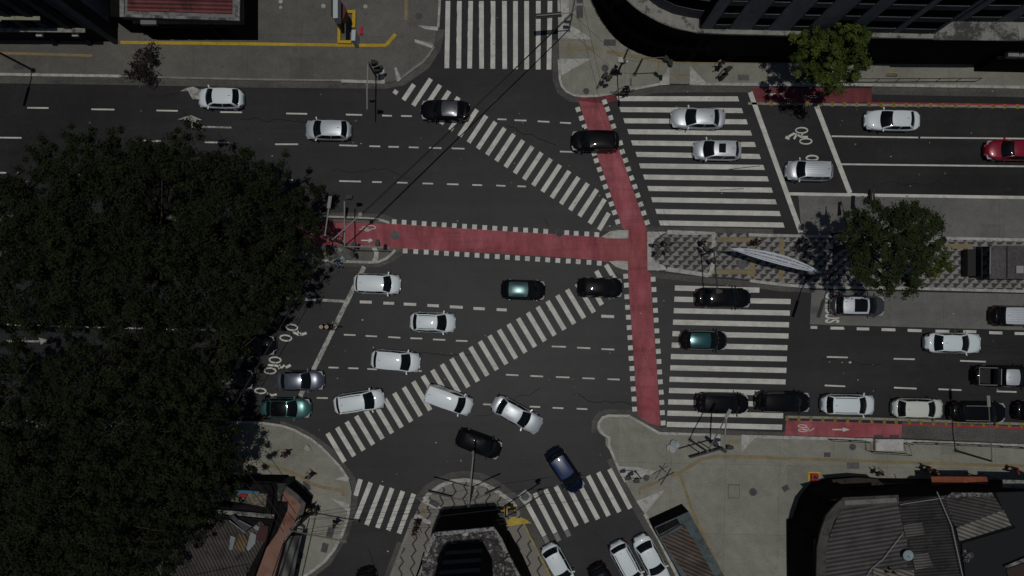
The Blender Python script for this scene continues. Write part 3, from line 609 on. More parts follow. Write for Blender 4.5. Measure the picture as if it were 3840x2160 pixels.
def car(label, x, y, Lpx, ang, kind, col, cat='car', group='cars on the avenue', roof=None, sunroof=False, rails=False, ribs=False, glassm=None, wid=1.0, hood=None, brake=False, name=None):
    he, we, re_, ge, Ht, Wd, zb = KIND[kind]; L = Lpx / S * 0.99; Wd *= wid
    c = W(x, y, 0.8)
    root = thing(name or {'suv': 'suv', 'pickup': 'pickup_truck', 'van': 'van'}.get(kind, 'car'), label, cat, (c.x, c.y, 0), R(ang), group)
    pm = PT[col]; gm = glassm or glass; hw = Wd / 2
    X = lambda f: L / 2 - f * L
    def wprof(t):  # t in -1 (rear) .. 1 (front)
        n = 5.5 if t > 0 else 7.0
        return max(0.0, 1 - abs(t) ** n) ** (0.42 if t > 0 else 0.36) * (1 - 0.035 * max(0, t) ** 2)
    def ztop(f):   # top of the lower body along the length
        hood_z = zb - 0.02
        if f < he: return hood_z - 0.26 * ((he - f) / he) ** 2.2
        if f > ge: return zb + (0.02 if kind == 'sedan' else -0.02) - 0.16 * max(0, (f - ge) / (1 - ge)) ** 2.5
        return zb
    if kind == 'pickup':
        zt0 = ztop; ztop = lambda f: zt0(f) if f < 0.62 else zb
    st = [0, .003, .012, .03, .06, .1, .15, .2, .28, .38, .5, .62, .72, .8, .86, .91, .95, .975, .99, .997, 1]
    nS = len(st); rows = []
    for f in st:
        t = 1 - 2 * f; w = max(wprof(t), 0.34 if f in (0, 1) else 0) * hw
        if f in (.003, .997): w = max(w, 0.6 * hw)
        zt = ztop(f); e = min(f, 1 - f); sh = max(0, 1 - e / 0.03) * 0.09
        rows.append([(X(f), s_ * w * k, zz) for s_, k, zz in ((1, .90, .20), (1, .985, .40), (1, 1.0, .62 * zb + .05), (1, .975, zt * .86 + .03), (1, .90, zt - .03 - sh), (1, .72, zt - sh), (1, .36, zt + .03 - sh), (1, 0, zt + .04 - sh), (-1, .36, zt + .03 - sh), (-1, .72, zt - sh), (-1, .90, zt - .03 - sh), (-1, .975, zt * .86 + .03), (-1, 1.0, .62 * zb + .05), (-1, .985, .40), (-1, .90, .20))])
    m = MB(); n = len(rows[0]); vs = [p for r_ in rows for p in r_]; fs = []
    for i in range(nS - 1):
        for j in range(n - 1): fs.append((i * n + j, i * n + j + 1, (i + 1) * n + j + 1, (i + 1) * n + j))
        fs.append((i * n + n - 1, i * n, (i + 1) * n, (i + 1) * n + n - 1))
    fs.append(tuple(range(n))[::-1]); fs.append(tuple((nS - 1) * n + j for j in range(n)))
    if kind == 'pickup':   # drop the deck over the bed
        bi = [i for i, f in enumerate(st) if 0.68 < f < 0.965]
        fs = [f_ for f_ in fs if not (len(f_) == 4 and f_[0] // n in bi[:-1] and 5 <= f_[0] % n <= 8 and f_[1] == f_[0] + 1)]
    m.add(vs, fs)
    # cabin shell
    wb, wt = hw * 0.90, hw * (0.72 if kind not in ('van', 'suv') else 0.78)
    xf, rf, rr, xr = X(he), X(we), X(re_), X(ge); zr = Ht - 0.02; bz = zb - 0.03
    Fr = lambda u, v: (xf - .20 * (2 * u - 1) ** 2 + ((rf - .10 * (2 * u - 1) ** 2) - (xf - .20 * (2 * u - 1) ** 2)) * v, (2 * u - 1) * (wb + (wt - wb) * v), bz + (zr - .035 - bz - .03 * (2 * u - 1) ** 2) * math.sin(v * math.pi / 2) ** .9 if v > 0 else bz)
    Rr = lambda u, v: (xr + .14 * (2 * u - 1) ** 2 + ((rr + .06 * (2 * u - 1) ** 2) - (xr + .14 * (2 * u - 1) ** 2)) * v, (2 * u - 1) * (wb + (wt - wb) * v), bz + (zr - .035 - bz - .03 * (2 * u - 1) ** 2) * (math.sin(v * math.pi / 2) ** .9 if v > 0 else 0))
    Sd = lambda u, v, s_: ((xr + .14) + ((xf - .20) - (xr + .14)) * u + (((rr + .06) + ((rf - .10) - (rr + .06)) * u) - ((xr + .14) + ((xf - .20) - (xr + .14)) * u)) * v, s_ * (wb + (wt - wb) * v + .05 * math.sin(math.pi * u) * (1 - .4 * v)), bz + (zr - .065 - bz) * math.sin(v * math.pi / 2) ** .9 if v > 0 else bz)
    def Rf(u, v):  # u across, v rear to front
        y_ = 2 * u - 1; xa = rr + .06 * y_ * y_; xb = rf - .10 * y_ * y_
        return (xa + (xb - xa) * v, y_ * (wt + .03 * math.sin(math.pi * v)), zr - .035 - .03 * y_ * y_ + .055 * math.sin(math.pi * v) ** .7 * (1 - y_ ** 4))
    m.add(*grid(Fr, 6, 5, flip=False)); m.add(*grid(Rr, 6, 5, flip=True))
    m.add(*grid(lambda u, v: Sd(u, v, 1), 8, 4, flip=True)); m.add(*grid(lambda u, v: Sd(u, v, -1), 8, 4))
    m.add(*grid(Rf, 8, 8, flip=True))
    body = m.build('body', pm, root, smooth=True)
    if roof: # roof in another colour
        q = MB(); q.add(*grid(lambda u, v: tuple(Vector(Rf(u, v)) + Vector((0, 0, .012))), 8, 8, .01, .99, .01, .99, flip=True)); q.build('roof', PT[roof], root, smooth=True)
    if hood: 
        pass
    off = lambda p, d: (p[0] + d[0], p[1] + d[1], p[2] + d[2])
    q = MB(); q.add(*grid(lambda u, v: off(Fr(u, v), (.012, 0, .012)), 8, 6, .045, .955, .06, .97)); q.build('windscreen', gm, root, smooth=True)
    if kind != 'van':
        q = MB(); q.add(*grid(lambda u, v: off(Rr(u, v), (-.012, 0, .012)), 8, 6, .05, .95, .05, .97, flip=True)); q.build('rear_window', gm, root, smooth=True)
    for s_ in (1, -1):
        q = MB()
        cuts = ((.07, .47), (.50, .93)) if kind != 'wagon' else ((.05, .28), (.31, .60), (.63, .94))
        if kind == 'van': cuts = ((.66, .95),)
        if kind == 'pickup': cuts = ((.08, .5), (.54, .93))
        for a, b_ in cuts: q.add(*grid(lambda u, v: off(Sd(u, v, s_), (0, s_ * .014, .006)), 4, 4, a, b_, .12, .90, flip=s_ > 0))
        q.build('side_window', gm, root, smooth=True)
        # lamps
        hx = X(.035); yy = s_ * hw * .66
        q = MB(); q.add(*grid(lambda u, v: (X(.012 + .085 * v + .03 * abs(u)), s_ * hw * (.50 + .40 * u - .0 * v), ztop(.035) + .015 - .07 * u - .05 * (1 - v)), 4, 3, flip=s_ < 0))
        q.build('headlight', chrome, root, smooth=True)
        q = MB()
        if kind == 'sedan': q.add(*grid(lambda u, v: (X(.98 - .025 * v - .02 * u), s_ * hw * (.6 + .28 * u), ztop(.95) + .005 - .07 * u - .06 * (1 - v)), 4, 3, flip=s_ > 0))
        else: q.add(*grid(lambda u, v: (X(.985 - .03 * v - .02 * u), s_ * hw * (.74 + .16 * u), ztop(.95) + .015 - .07 * u - .05 * (1 - v)), 4, 3, flip=s_ > 0))
        q.build('taillight', tail, root, smooth=True)
        q = MB(); mx = X(he) - .32
        q.box((mx, s_ * (hw + .08), zb + .04), (.10, .18, .12), rz=s_ * -.35); q.box((mx - .02, s_ * (hw - .03), zb + .02), (.06, .14, .05))
        q.build('wing_mirror', pm if col not in ('cream',) else trim, root)
        for fx in (.185, .80):
            wx = X(fx); r_ = .33 if kind in ('suv', 'pickup') else .31
            q = MB(); nn = 18; vs = []; fs = []
            for k in range(nn):
                a = 2 * math.pi * k / nn
                for yy_, rr_ in ((-.1, .93), (-.085, 1), (.085, 1), (.1, .93)): vs.append((wx + r_ * rr_ * math.cos(a), s_ * (hw - .10) + yy_, r_ + r_ * rr_ * math.sin(a)))
            for k in range(nn):
                for j in range(3): fs.append((k * 4 + j, k * 4 + j + 1, ((k + 1) % nn) * 4 + j + 1, ((k + 1) % nn) * 4 + j))
            fs.append(tuple(k * 4 for k in range(nn))); fs.append(tuple(k * 4 + 3 for k in range(nn))[::-1])
            wh = q.add(vs, fs).build('wheel', rub, root)
            q = MB(); q.tube([(wx, s_ * (hw - .02), r_), (wx, s_ * (hw + .012), r_)], .19, 14); q.build('rim', rimm, wh)
    q = MB()
    q.add(*grid(lambda u, v: (X(.004 + .0 * u) + .012 - .10 * abs(2 * u - 1) ** 3, (2 * u - 1) * hw * .62, .36 + .2 * v), 8, 2, flip=False)); q.build('grille', trim, root)
    q = MB(); q.box((X(re_) + .25, 0, Ht + .05), (.16, .025, .03)); q.build('aerial', trim, root)
    if kind == 'pickup':
        q = MB(); x0, x1 = X(.955), X(.665); cx = (x0 + x1) / 2
        q.box((cx, 0, .62), (x1 - x0, hw * 1.45, .04)); q.build('load_bed', trim, root)
        q = MB()
        for s_ in (1, -1): q.box((cx, s_ * hw * .80, zb + .03), (x1 - x0, .05, .05))
        q.box((x0, 0, zb + .03), (.05, hw * 1.6, .05)); q.box((x1 + .02, 0, zb + .28), (.06, hw * 1.5, .5)); q.build('bed_rail', galv, root)
    if sunroof:
        q = MB(); q.add(*grid(lambda u, v: off(Rf(u, v), (0, 0, .02)), 4, 4, .2, .8, .48, .80, flip=True)) if sunroof == 1 else q.add(*grid(lambda u, v: off(Rf(u, v), (0, 0, .02)), 4, 4, .12, .88, .42, .92, flip=True))
        q.build('sunroof', glass, root, smooth=True)
    if rails:
        for s_ in (1, -1):
            q = MB(); q.tube([off(Rf(.5 + s_ * .43, v), (0, 0, .05)) for v in (.06, .2, .5, .8, .94)], .028, 6); q.build('roof_rail', trim if col in ('white', 'pearl', 'silver') else galv, root)
    if ribs:
        q = MB()
        for k in range(6):
            u = .16 + .68 * k / 5; q.tube([off(Rf(u, v), (0, 0, .004)) for v in (.05, .25, .5, .75, .95)], .014, 4)
        q.build('roof_rib', pm, root)
    return root
CARS = [  # label, disp x, disp y, length(disp px), heading deg, kind, colour, options
 ('white hatchback over the painted arrow beside the upper pavement', 554, 246, 112, 179, 'hatch', 'white', {}),
 ('silver hatchback left of the black saloon on the diagonal crossing', 825, 326, 114, 179, 'hatch', 'silver', {}),
 ('black saloon with shiny grey roof crossing the upper diagonal zebra', 1120, 277, 124, 178, 'sedan', 'black', dict(roof='grey')),
 ('black off-roader driving across the red cycle path', 1497, 355, 121, 179, 'suv', 'black', {}),
 ('silver saloon on the second stripe of the wide upper zebra crossing', 1757, 297, 136, 179, 'sedan', 'silver', {}),
 ('silver hatchback with black sunroof on the wide upper zebra crossing', 1806, 377, 121, 179, 'hatch', 'silver', dict(sunroof=1)),
 ('silver estate with ribbed roof waiting on the motorbike box', 2038, 429, 117, 179, 'wagon', 'silver', dict(ribs=True)),
 ('white saloon just behind the motorbike box under the upper bus kerb', 2247, 302, 137, 179, 'sedan', 'white', {}),
 ('dark red car entering at the frame edge above the bus lane', 2550, 377, 136, 179, 'sedan', 'red', {}),
 ('white estate stopped on the slanting stop line below the left median', 948, 714, 118, -2, 'wagon', 'white', {}),
 ('dark green hatchback between the red path and the lower diagonal zebra', 1316, 729, 112, -2, 'hatch', 'black', dict(roof='darkgreen')),  # green roof over black body paints in the highlight on its roof
 ('black hatchback on the top end of the lower diagonal zebra', 1510, 723, 114, -1, 'hatch', 'black', {}),
 ('long black saloon on the topmost stripes of the lower zebra crossing', 1820, 749, 140, -1, 'sedan', 'black', {}),
 ('grey off-roader with glass roof beside the lane lettering', 2159, 769, 134, -1, 'suv', 'grey', dict(roof='pearl', sunroof=2)),
 ('black off-roader with silver roof in the concrete bus lane at the frame edge', 2560, 795, 128, -1, 'suv', 'black', dict(roof='pearl', ribs=True)),
 ('white hatchback in the middle of the junction right of the motorcycle', 1088, 811, 114, -2, 'hatch', 'white', dict(rails=True)),
 ('dark teal hatchback in the middle of the lower zebra crossing', 1771, 856, 117, -1, 'hatch', 'black', dict(roof='darkteal')),
 ('white saloon alone in the lane above the pickup truck', 2400, 863, 141, -1, 'sedan', 'white', {}),
 ('white off-roader on the dashed line left of the lower diagonal zebra', 995, 908, 123, -5, 'suv', 'white', {}),
 ('black pickup truck with grey cab roof and open bed', 2529, 947, 156, -1, 'pickup', 'black', dict(roof='silver')),
 ('grey saloon rolling over the stop line above the teal car', 753, 958, 122, 1, 'sedan', 'bluegrey', dict(hood=1)),
 ('teal saloon next to the curved bottom pavement', 718, 1027, 125, -1, 'sedan', 'teal', dict(roof='black')),
 ('white off-roader with roof rails turned slightly onto the diagonal zebra', 903, 1011, 127, 9, 'suv', 'white', dict(rails=True)),
 ('boxy white van slanting across the lower diagonal zebra', 1129, 1006, 122, -20, 'van', 'white', {}),
 ('silver saloon turning towards the lower side street', 1300, 1043, 136, -29, 'sedan', 'silver', {}),
 ('black hatchback turning above the round mosaic island', 1204, 1117, 118, -20, 'hatch', 'black', {}),
 ('dark blue hatchback entering the lower right side-street zebra', 1421, 1184, 124, -56, 'hatch', 'navy', dict(roof='blue')),
 ('black off-roader under the lamp arm on the lower zebra crossing', 1817, 1015, 133, -1, 'suv', 'black', {}),
 ('black off-roader with its nose just past the lower zebra crossing', 1970, 1011, 136, -1, 'suv', 'black', {}),
 ('white off-roader with black roof rails above the red path arrow', 2134, 1018, 132, -1, 'suv', 'white', dict(rails=True)),
 ('cream hatchback with red tail lamps between white and black off-roaders', 2311, 1028, 127, -1, 'hatch', 'cream', {}),
 ('black off-roader right of the cream hatchback', 2460, 1037, 140, -1, 'suv', 'black', dict(rails=True)),
 ('black car cut by the frame edge, last in the lowest lane', 2620, 1035, 130, -1, 'hatch', 'black', {}),
 ('black car nosing out from the leaves next to the motorbike symbols', 630, 870, 122, 1, 'sedan', 'black', {}),
 ('black car with glinting bonnet half covered by leaves', 574, 956, 124, 1, 'hatch', 'black', dict(roof='grey')),
 ('dark blue car nearly hidden under the tree by the lower pavement', 516, 1024, 120, 0, 'hatch', 'navy', {}),
]
for label, dx, dy, l, a, k, c, o in CARS:
    car(label, dx * 1.4907, dy * 1.4907, l * 1.4907, a, k, c, **o)
g = 'cars in the lower side streets'
car('white hatchback parked by the yellow kerb', 2094, 2123, 172, -61, 'hatch', 'white', group=g)
car('white estate with roof rails parked next to the white saloon', 2352, 2118, 185, -62, 'wagon', 'white', group=g, rails=True)
car('white saloon parked along the pavement with the kiosk', 2445, 2103, 205, -62, 'sedan', 'white', group=g)
car('black car between parked white hatchback and white estate', 2272, 2198, 175, -60, 'hatch', 'black', group=g)
car('black car entering the lower left side street', 1385, 2216, 170, -75, 'hatch', 'black', group=g)

# ------------------------------------------------------------ two-wheelers
def wheel_ring(name, r, parent, x, rr=0.045, y=0.0, m=rub):
    q = MB(); pts = [(x + r * math.cos(2 * math.pi * k / 16), y, r + rr + r * math.sin(2 * math.pi * k / 16)) for k in range(17)]
    q.tube(pts, rr, 6); o = q.build(name, m, parent)
    s_ = MB()
    for k in range(6):
        a = math.pi * k / 6; s_.tube([(x - r * math.cos(a), y, r + rr - r * math.sin(a)), (x + r * math.cos(a), y, r + rr + r * math.sin(a))], .008, 4)
    s_.build('spokes', galv, o); return o
def motorcycle(label, x, y, ang, group=None, tank=(0.01, 0.01, 0.012)):
    c = W(x, y, 0.5); t = thing('motorcycle', label, 'motorcycle', (c.x, c.y, 0), R(ang), group)
    wheel_ring('wheel', .27, t, .68, .06); wheel_ring('wheel', .27, t, -.62, .07)
    MB().tube([(-.62, 0, .33), (-.25, 0, .45), (.2, 0, .42), (.5, 0, .8)], .06, 8).build('frame', black, t)
    MB().ball((.15, 0, .82), (.30, .15, .14)).build('fuel_tank', mat('tank', tank, .25, coat=1), t, smooth=True)
    MB().ball((-.4, 0, .80), (.45, .14, .07)).build('seat', trim, t, smooth=True)
    MB().tube([(.30, .36, .98), (.44, .2, 1.0), (.46, 0, .98), (.44, -.2, 1.0), (.30, -.36, .98)], .02, 6).build('handlebar', galv, t)
    MB().ball((.62, 0, .85), (.10, .11, .11)).build('headlight', chrome, t, smooth=True)
    MB().tube([(.5, .09, .9), (.68, .09, .33)], .03).tube([(.5, -.09, .9), (.68, -.09, .33)], .03).build('fork', galv, t)
    MB().ball((.05, 0, .45), (.24, .2, .2)).build('engine', galv, t, smooth=True)
    for s_ in (1, -1): MB().box((.38, s_ * .40, 1.10), (.04, .14, .08)).build('mirror', chrome, t)
    return t
def bicycle(label, x, y, ang, group=None, col=(0.02, 0.02, 0.02)):
    c = W(x, y, 0.5); t = thing('bicycle', label, 'bicycle', (c.x, c.y, .0), R(ang), group)
    wheel_ring('wheel', .31, t, .52, .022); wheel_ring('wheel', .31, t, -.50, .022)
    f = mat('bike_frame_%d' % int(col[0] * 1000), col, .4)
    MB().tube([(-.5, 0, .33), (-.15, 0, .88), (.36, 0, .86), (-.05, 0, .34), (-.5, 0, .33)], .022, 6).tube([(.36, 0, .9), (.52, 0, .33)], .022, 6).tube([(-.05, 0, .34), (-.16, 0, .92)], .02, 6).build('frame', f, t)
    MB().ball((-.2, 0, .97), (.13, .08, .035)).build('saddle', trim, t, smooth=True)
    MB().tube([(.22, .28, 1.0), (.34, .15, 1.02), (.36, 0, 1.0), (.34, -.15, 1.02), (.22, -.28, 1.0)], .016, 6).build('handlebar', black, t)
    return t

# ------------------------------------------------------------ people
SK = mat('skin', (0.20, 0.11, 0.075), 0.6); SK2 = mat('skin_light', (0.36, 0.22, 0.17), 0.6)
def cloth(c):
    n = 'cloth_%02d_%02d_%02d' % tuple(int(v * 99) for v in c)
    return mat(n, c, 0.9)
def skin_mesh(name, verts, edges, radii, material, parent, root=0, sub=1):
    me = bpy.data.meshes.new(name); me.from_pydata(verts, edges, []); o = bpy.data.objects.new(name, me); COL.objects.link(o)
    sk = o.modifiers.new('s', 'SKIN')
    for i, r_ in enumerate(radii): me.skin_vertices[0].data[i].radius = (r_, r_) if not hasattr(r_, '__len__') else r_
    me.skin_vertices[0].data[root].use_root = True
    sb = o.modifiers.new('b', 'SUBSURF'); sb.levels = sub; sb.render_levels = sub
    bpy.context.view_layer.update()
    me2 = bpy.data.meshes.new_from_object(o.evaluated_get(bpy.context.evaluated_depsgraph_get()))
    o.modifiers.clear(); o.data = me2; me2.name = name; me2.materials.clear(); me2.materials.append(material)
    me2.polygons.foreach_set('use_smooth', [True] * len(me2.polygons))
    o.parent = parent; return o
def person(label, x, y, ang, top, legs, skin=SK, hair=(0.012, 0.01, 0.01), pose='walk', group='people on the pavements', hz=0.0, scale=1.0, hat=None, arms='down', held=None):
    c = W(x, y, hz + 0.0); t = thing('person', label, 'person', (c.x, c.y, hz), R(ang), group); t.scale = (scale * 1.08,) * 3
    st = {'walk': .26, 'stand': .04, 'sit': 0, 'ride': 0}[pose]; lean = {'walk': .06, 'stand': .02, 'sit': .02, 'ride': .16}[pose]
    pz = .93 if pose in ('walk', 'stand') else .90; seat = pose in ('sit', 'ride')
    V = [(0, 0, pz), (lean * .5, 0, pz + .22), (lean, 0, pz + .47), (lean + .01, 0, pz + .54), (lean + .035, 0, pz + .63), (lean + .04, 0, pz + .74)]
    Rr_ = [(.15, .11), (.15, .10), (.17, .10), .052, .085, .075]; E_ = [(0, 1), (1, 2), (2, 3), (3, 4), (4, 5)]
    legsV = []; armsV = []
    for s_ in (1, -1):
        b = len(V); fwd = st * s_
        if seat: L_ = [(.02, s_ * .10, pz - .04), (.38, s_ * .20, pz - .12), (.22, s_ * .20, pz - .52), (.34, s_ * .20, pz - .56)]
        else: L_ = [(0, s_ * .10, pz - .08), (fwd * .6 + .02, s_ * .10, .50), (fwd - (.08 if fwd < 0 else 0), s_ * .10, .09), (fwd + .16, s_ * .11, .045)]
        V += L_; Rr_ += [.095, .065, .045, (.045, .035)]; E_ += [(0, b), (b, b + 1), (b + 1, b + 2), (b + 2, b + 3)]; legsV.append(L_)
        b = len(V); sh = V[2]
        if arms == 'fwd' or seat: A_ = [(sh[0], s_ * .19, sh[2] - .04), (sh[0] + .16, s_ * .27, sh[2] - .26), (sh[0] + .40, s_ * .24, sh[2] - .24 - (.1 if seat else 0))]
        else: A_ = [(sh[0], s_ * .19, sh[2] - .04), (sh[0] - fwd * .3, s_ * .25, sh[2] - .32), (sh[0] - fwd * .6 + .06, s_ * .25, sh[2] - .56)]
        V += A_; Rr_ += [.055, .042, .030]; E_ += [(2, b), (b, b + 1), (b + 1, b + 2)]; armsV.append(A_)
        d = (Vector(A_[2]) - Vector(A_[1])).normalized(); pb = len(V); pm_ = Vector(A_[2]) + d * .07
        V.append(tuple(pm_)); Rr_.append((.038, .018)); E_.append((b + 2, pb))
        for k in range(5):
            off = Vector((0, (k - 1.5) * .018, 0)) if k < 4 else Vector((.02, -.045 * s_, 0)); ln = (.075, .085, .08, .06, .04)[k]
            q0 = len(V); V.append(tuple(pm_ + off + d * .03)); V.append(tuple(pm_ + off * 1.1 + d * (.03 + ln) + Vector((0, 0, -.01)))); Rr_ += [.010, .008]; E_ += [(pb, q0), (q0, q0 + 1)]
    skin_mesh('body', V, E_, Rr_, skin, t)
    # clothes: slightly larger shells over torso+upper arms, and hips+legs
    for nm, m_, vv, ee, rr in (('shirt', cloth(top), [V[0], V[1], V[2], armsV[0][0], armsV[0][1], armsV[1][0], armsV[1][1]], [(0, 1), (1, 2), (2, 3), (3, 4), (2, 5), (5, 6)], [(.165, .125), (.165, .115), (.185, .115), .07, .058, .07, .058]),
                              ('trousers', cloth(legs), [V[0], *[tuple(p) for p in legsV[0][:3]], *[tuple(p) for p in legsV[1][:3]]], [(0, 1), (1, 2), (2, 3), (0, 4), (4, 5), (5, 6)], [(.16, .12), .11, .078, .06, .11, .078, .06])):
        skin_mesh(nm, vv, ee, rr, m_, t)
    hx = lean + .035
    MB().ball((hx - .012, 0, pz + .735), (.102, .088, .075), 10, 6).build('hair', cloth(hair), t, smooth=True)
    f = MB(); f.ball((hx + .088, .03, pz + .70), .011); f.ball((hx + .088, -.03, pz + .70), .011); f.box((hx + .082, 0, pz + .62), (.01, .045, .01)); f.build('face', black, t)
    MB().ball((hx + .095, 0, pz + .665), (.018, .012, .022)).build('nose', skin, t, smooth=True)
    for s_ in (1, -1): MB().box((legsV[0 if s_ > 0 else 1][3][0] - .06, s_ * .11 if not seat else s_ * .2, legsV[0 if s_ > 0 else 1][3][2] - .01), (.24, .09, .07)).build('shoe', trim, t)
    if hat: MB().ball((hx, 0, pz + .78), (.11, .10, .08)).ball((hx + .02, 0, pz + .765), (.18, .16, .015)).build('hat', cloth(hat), t, smooth=True)
    if held == 'backpack': MB().ball((-.16, 0, pz + .28), (.12, .16, .22)).build('backpack', cloth((.02, .02, .05)), t, smooth=True)
    return t
mc = motorcycle('black motorcycle carrying two riders over the slanting stop line', *z(1, 2, 745, 390)[0], 0)
cm = W(*z(1, 2, 745, 390)[0], .5)
def place(o, v): o.location = v
p = person('person in red jacket and pale helmet steering the motorcycle', 0, 0, 0, (.10, .012, .015), (.012, .012, .015), pose='ride', hat=(.45, .42, .36), group='motorcycle riders'); p.location = (cm.x - .22, cm.y, -.02)
p = person('pillion person in red and white jacket and pale helmet on the motorcycle', 0, 0, 0, (.22, .05, .05), (.012, .012, .015), pose='ride', hat=(.5, .46, .4), group='motorcycle riders'); p.location = (cm.x - .68, cm.y, 0.02)
PW = SW
person('person in white shirt and dark trousers walking past the grey cover', 1172, 1776, 165, (.55, .58, .6), (.015, .018, .03), hz=PW)
person('person in dark red top walking near the pile of sacks', *z(1, 3, 330, 200)[0], 200, (.06, .012, .015), (.02, .02, .022), hz=PW)
person('person in straw hat under the wires by the bottom-left utility pole', *z(1, 3, 575, 745)[0], 60, (.05, .045, .03), (.02, .02, .02), hz=PW, hat=(.35, .28, .12), pose='stand')
person('person in green top beside the bottom-left utility pole', *z(1, 3, 625, 765)[0], 10, (.12, .38, .27), (.02, .02, .02), hz=PW, pose='stand')
person('person in black carrying a red bag by the curved kerb', *z(1, 3, 820, 890)[0], -20, (.015, .015, .018), (.02, .02, .022), hz=PW)
person('person in blue and white by the curved-arm street lamp', *z(2, 0, 1015, 740)[0], 110, (.06, .14, .26), (.012, .012, .015), hz=PW, pose='stand')
person('person in white top with dark rucksack on the upper pavement', *z(2, 0, 2065, 690)[0], 200, (.52, .52, .60), (.02, .02, .025), hz=PW, held='backpack')
person('person in black on the mosaic nose of the median', *z(2, 1, 1885, 1005)[0], 20, (.02, .02, .022), (.02, .02, .022), hz=PW, pose='stand')
person('person in brown crossing the yellow tactile strip on the median', *z(2, 1, 2415, 1000)[0], 15, (.035, .02, .016), (.02, .02, .022), hz=PW)
person('person in white and pink beside the black signal head on the median', *z(3, 1, 310, 985)[0], 160, (.55, .45, .46), (.02, .02, .022), hz=PW, pose='stand')
person('person in grey near the corner of the corrugated-roof building', *z(3, 3, 1060, 395)[0], 120, (.12, .12, .14), (.05, .02, .03), hz=PW)
person('person in dark clothes left of the orange awning', *z(3, 3, 1545, 350)[0], 170, (.02, .02, .022), (.015, .015, .015), hz=PW, group='two people walking by the awning')
person('balding person in dark coat next to the one at the orange awning', *z(3, 3, 1605, 380)[0], 165, (.03, .026, .03), (.015, .015, .015), hz=PW, group='two people walking by the awning', hair=(.22, .13, .1))
person('person in red jacket with a white bag near the frame edge', *z(3, 3, 2400, 362)[0], 0, (.30, .012, .03), (.02, .02, .025), hz=PW)
person('person in dark hoodie on the stone pavement behind the planter', *z(1, 3, 1640, 890)[0], 80, (.02, .018, .018), (.02, .02, .022), hz=PW, pose='stand')
person('person in black trousers bending on the stone pavement', *z(1, 3, 1610, 965)[0], -60, (.03, .025, .025), (.02, .02, .022), hz=PW, arms='fwd', pose='stand')
bx, by = z(2, 0, 1100, 935)[0]
bicycle('black bicycle at the kerb start of the red path', bx - 6, by + 2, 170, 'bicycles at the kerb')
bicycle('black bicycle with delivery rider at the wide upper zebra', bx + 16, by - 4, 195, 'bicycles at the kerb', (.03, .03, .03))
cb = W(bx + 16, by - 4, .5)
p = person('person in black with round cap riding the delivery bicycle', 0, 0, 195, (.012, .012, .014), (.012, .012, .014), pose='ride', hat=(.02, .02, .02), group='cyclists'); p.location = (cb.x + .15, cb.y, .12)
# ------------------------------------------------------------ poles, lamps, signals
H = 95.0   # heights below are written for this value and scaled to the true camera height at the end
def wl(x, y, base): v = W(x, y) - base; return v     # local vector to a ground point seen at (x, y)
def head(t, p, rz=0, n=3, name='signal_head'):
    p = (p[0], p[1], p[2])
    h_m = MB().box((p[0], p[1], p[2]), (.34, .34, .95), rz)
    m = h_m
    for k in range(n):
        zz = p[2] + .28 - k * .28
        m.box((p[0] + .24 * math.cos(rz), p[1] + .24 * math.sin(rz), zz + .10), (.22, .26, .02), rz)
    h_ = h_m.build(name, black, t)
    for k, mm in enumerate((tail, amber, greenl)[:n]):
        MB().ball((p[0] + .165 * math.cos(rz), p[1] + .165 * math.sin(rz), p[2] + .28 - k * .28), (.08, .08, .08)).build('lens', mm, h_, smooth=True)
    return h_
def pole_thing(name, label, cat, bx, by, h, r=.09, arms=(), m=polegrey, group=None, base_z=SW):
    b = W(bx, by); t = thing(name, label, cat, (b.x, b.y, 0), 0, group)
    MB().tube([(0, 0, base_z), (0, 0, h)], r, 10, r * .8).build('pole', m, t)
    MB().tube([(0, 0, base_z), (0, 0, base_z + .12)], r * 2.2, 10).build('base_plate', m, t)
    for a in arms:   # (end x, end y) of the arm's ground projection
        e = wl(a[0], a[1], b); ha = a[2] if len(a) > 2 else h; rr = a[3] if len(a) > 3 else .055
        MB().tube([(0, 0, ha - .25), (e.x * .06, e.y * .06, ha - .05), (e.x * .3, e.y * .3, ha), (e.x, e.y, ha + .05)], rr * 1.1, 8, rr).build('arm', a[4] if len(a) > 4 else m, t)
    return t, b
def lamp(label, bx, by, h, ex, ey, m=polegrey, group='street lamps', lum=.9, lm=None):
    t, b = pole_thing('street_lamp', label, 'street lamp', bx, by, h, .10, [(ex, ey, h, .05)], m, group)
    e = wl(ex, ey, b); a = math.atan2(e.y, e.x)
    q = MB(); q.ball((e.x + .3 * math.cos(a), e.y + .3 * math.sin(a), h + .05), (.16, .16, .07)); vs = q.v
    o = MB().box((e.x + lum / 2 * math.cos(a), e.y + lum / 2 * math.sin(a), h + .05), (lum, .26, .10), a)
    o.box((e.x + lum / 2 * math.cos(a), e.y + lum / 2 * math.sin(a), h + .11), (lum * .7, .16, .04), a); o = o.build('lamp_head', lm or m, t)
    MB().box((e.x + lum / 2 * math.cos(a), e.y + lum / 2 * math.sin(a), h - .015), (lum * .75, .2, .02), a).build('lens', chrome, o)
    return t
SG = 'traffic signal poles'
# top-left mast with long grey arm
t, b = pole_thing('traffic_light', 'traffic light with long grey arm at the upper-left pavement corner', 'traffic light', 1413, 292, 6.0, .10, [], polegrey, SG)
e = wl(1411, 461, b); MB().tube([(0, 0, 5.8), (0, e.y * .1, 6.0), (e.x, e.y * .6, 6.1), (e.x, e.y, 6.05)], .07, 8, .05).build('arm', galv, t)
head(t, (e.x + .32, e.y + .9, 5.7), 0); head(t, (.38, .05, 5.3), 0); head(t, (.36, -.1, 3.2), 0); head(t, (.6, .1, 2.9), .5)
lamp('street lamp with black arm beside the upper-left frame edge', 129, 266, 8.0, 112, 330, black, lum=1.7)
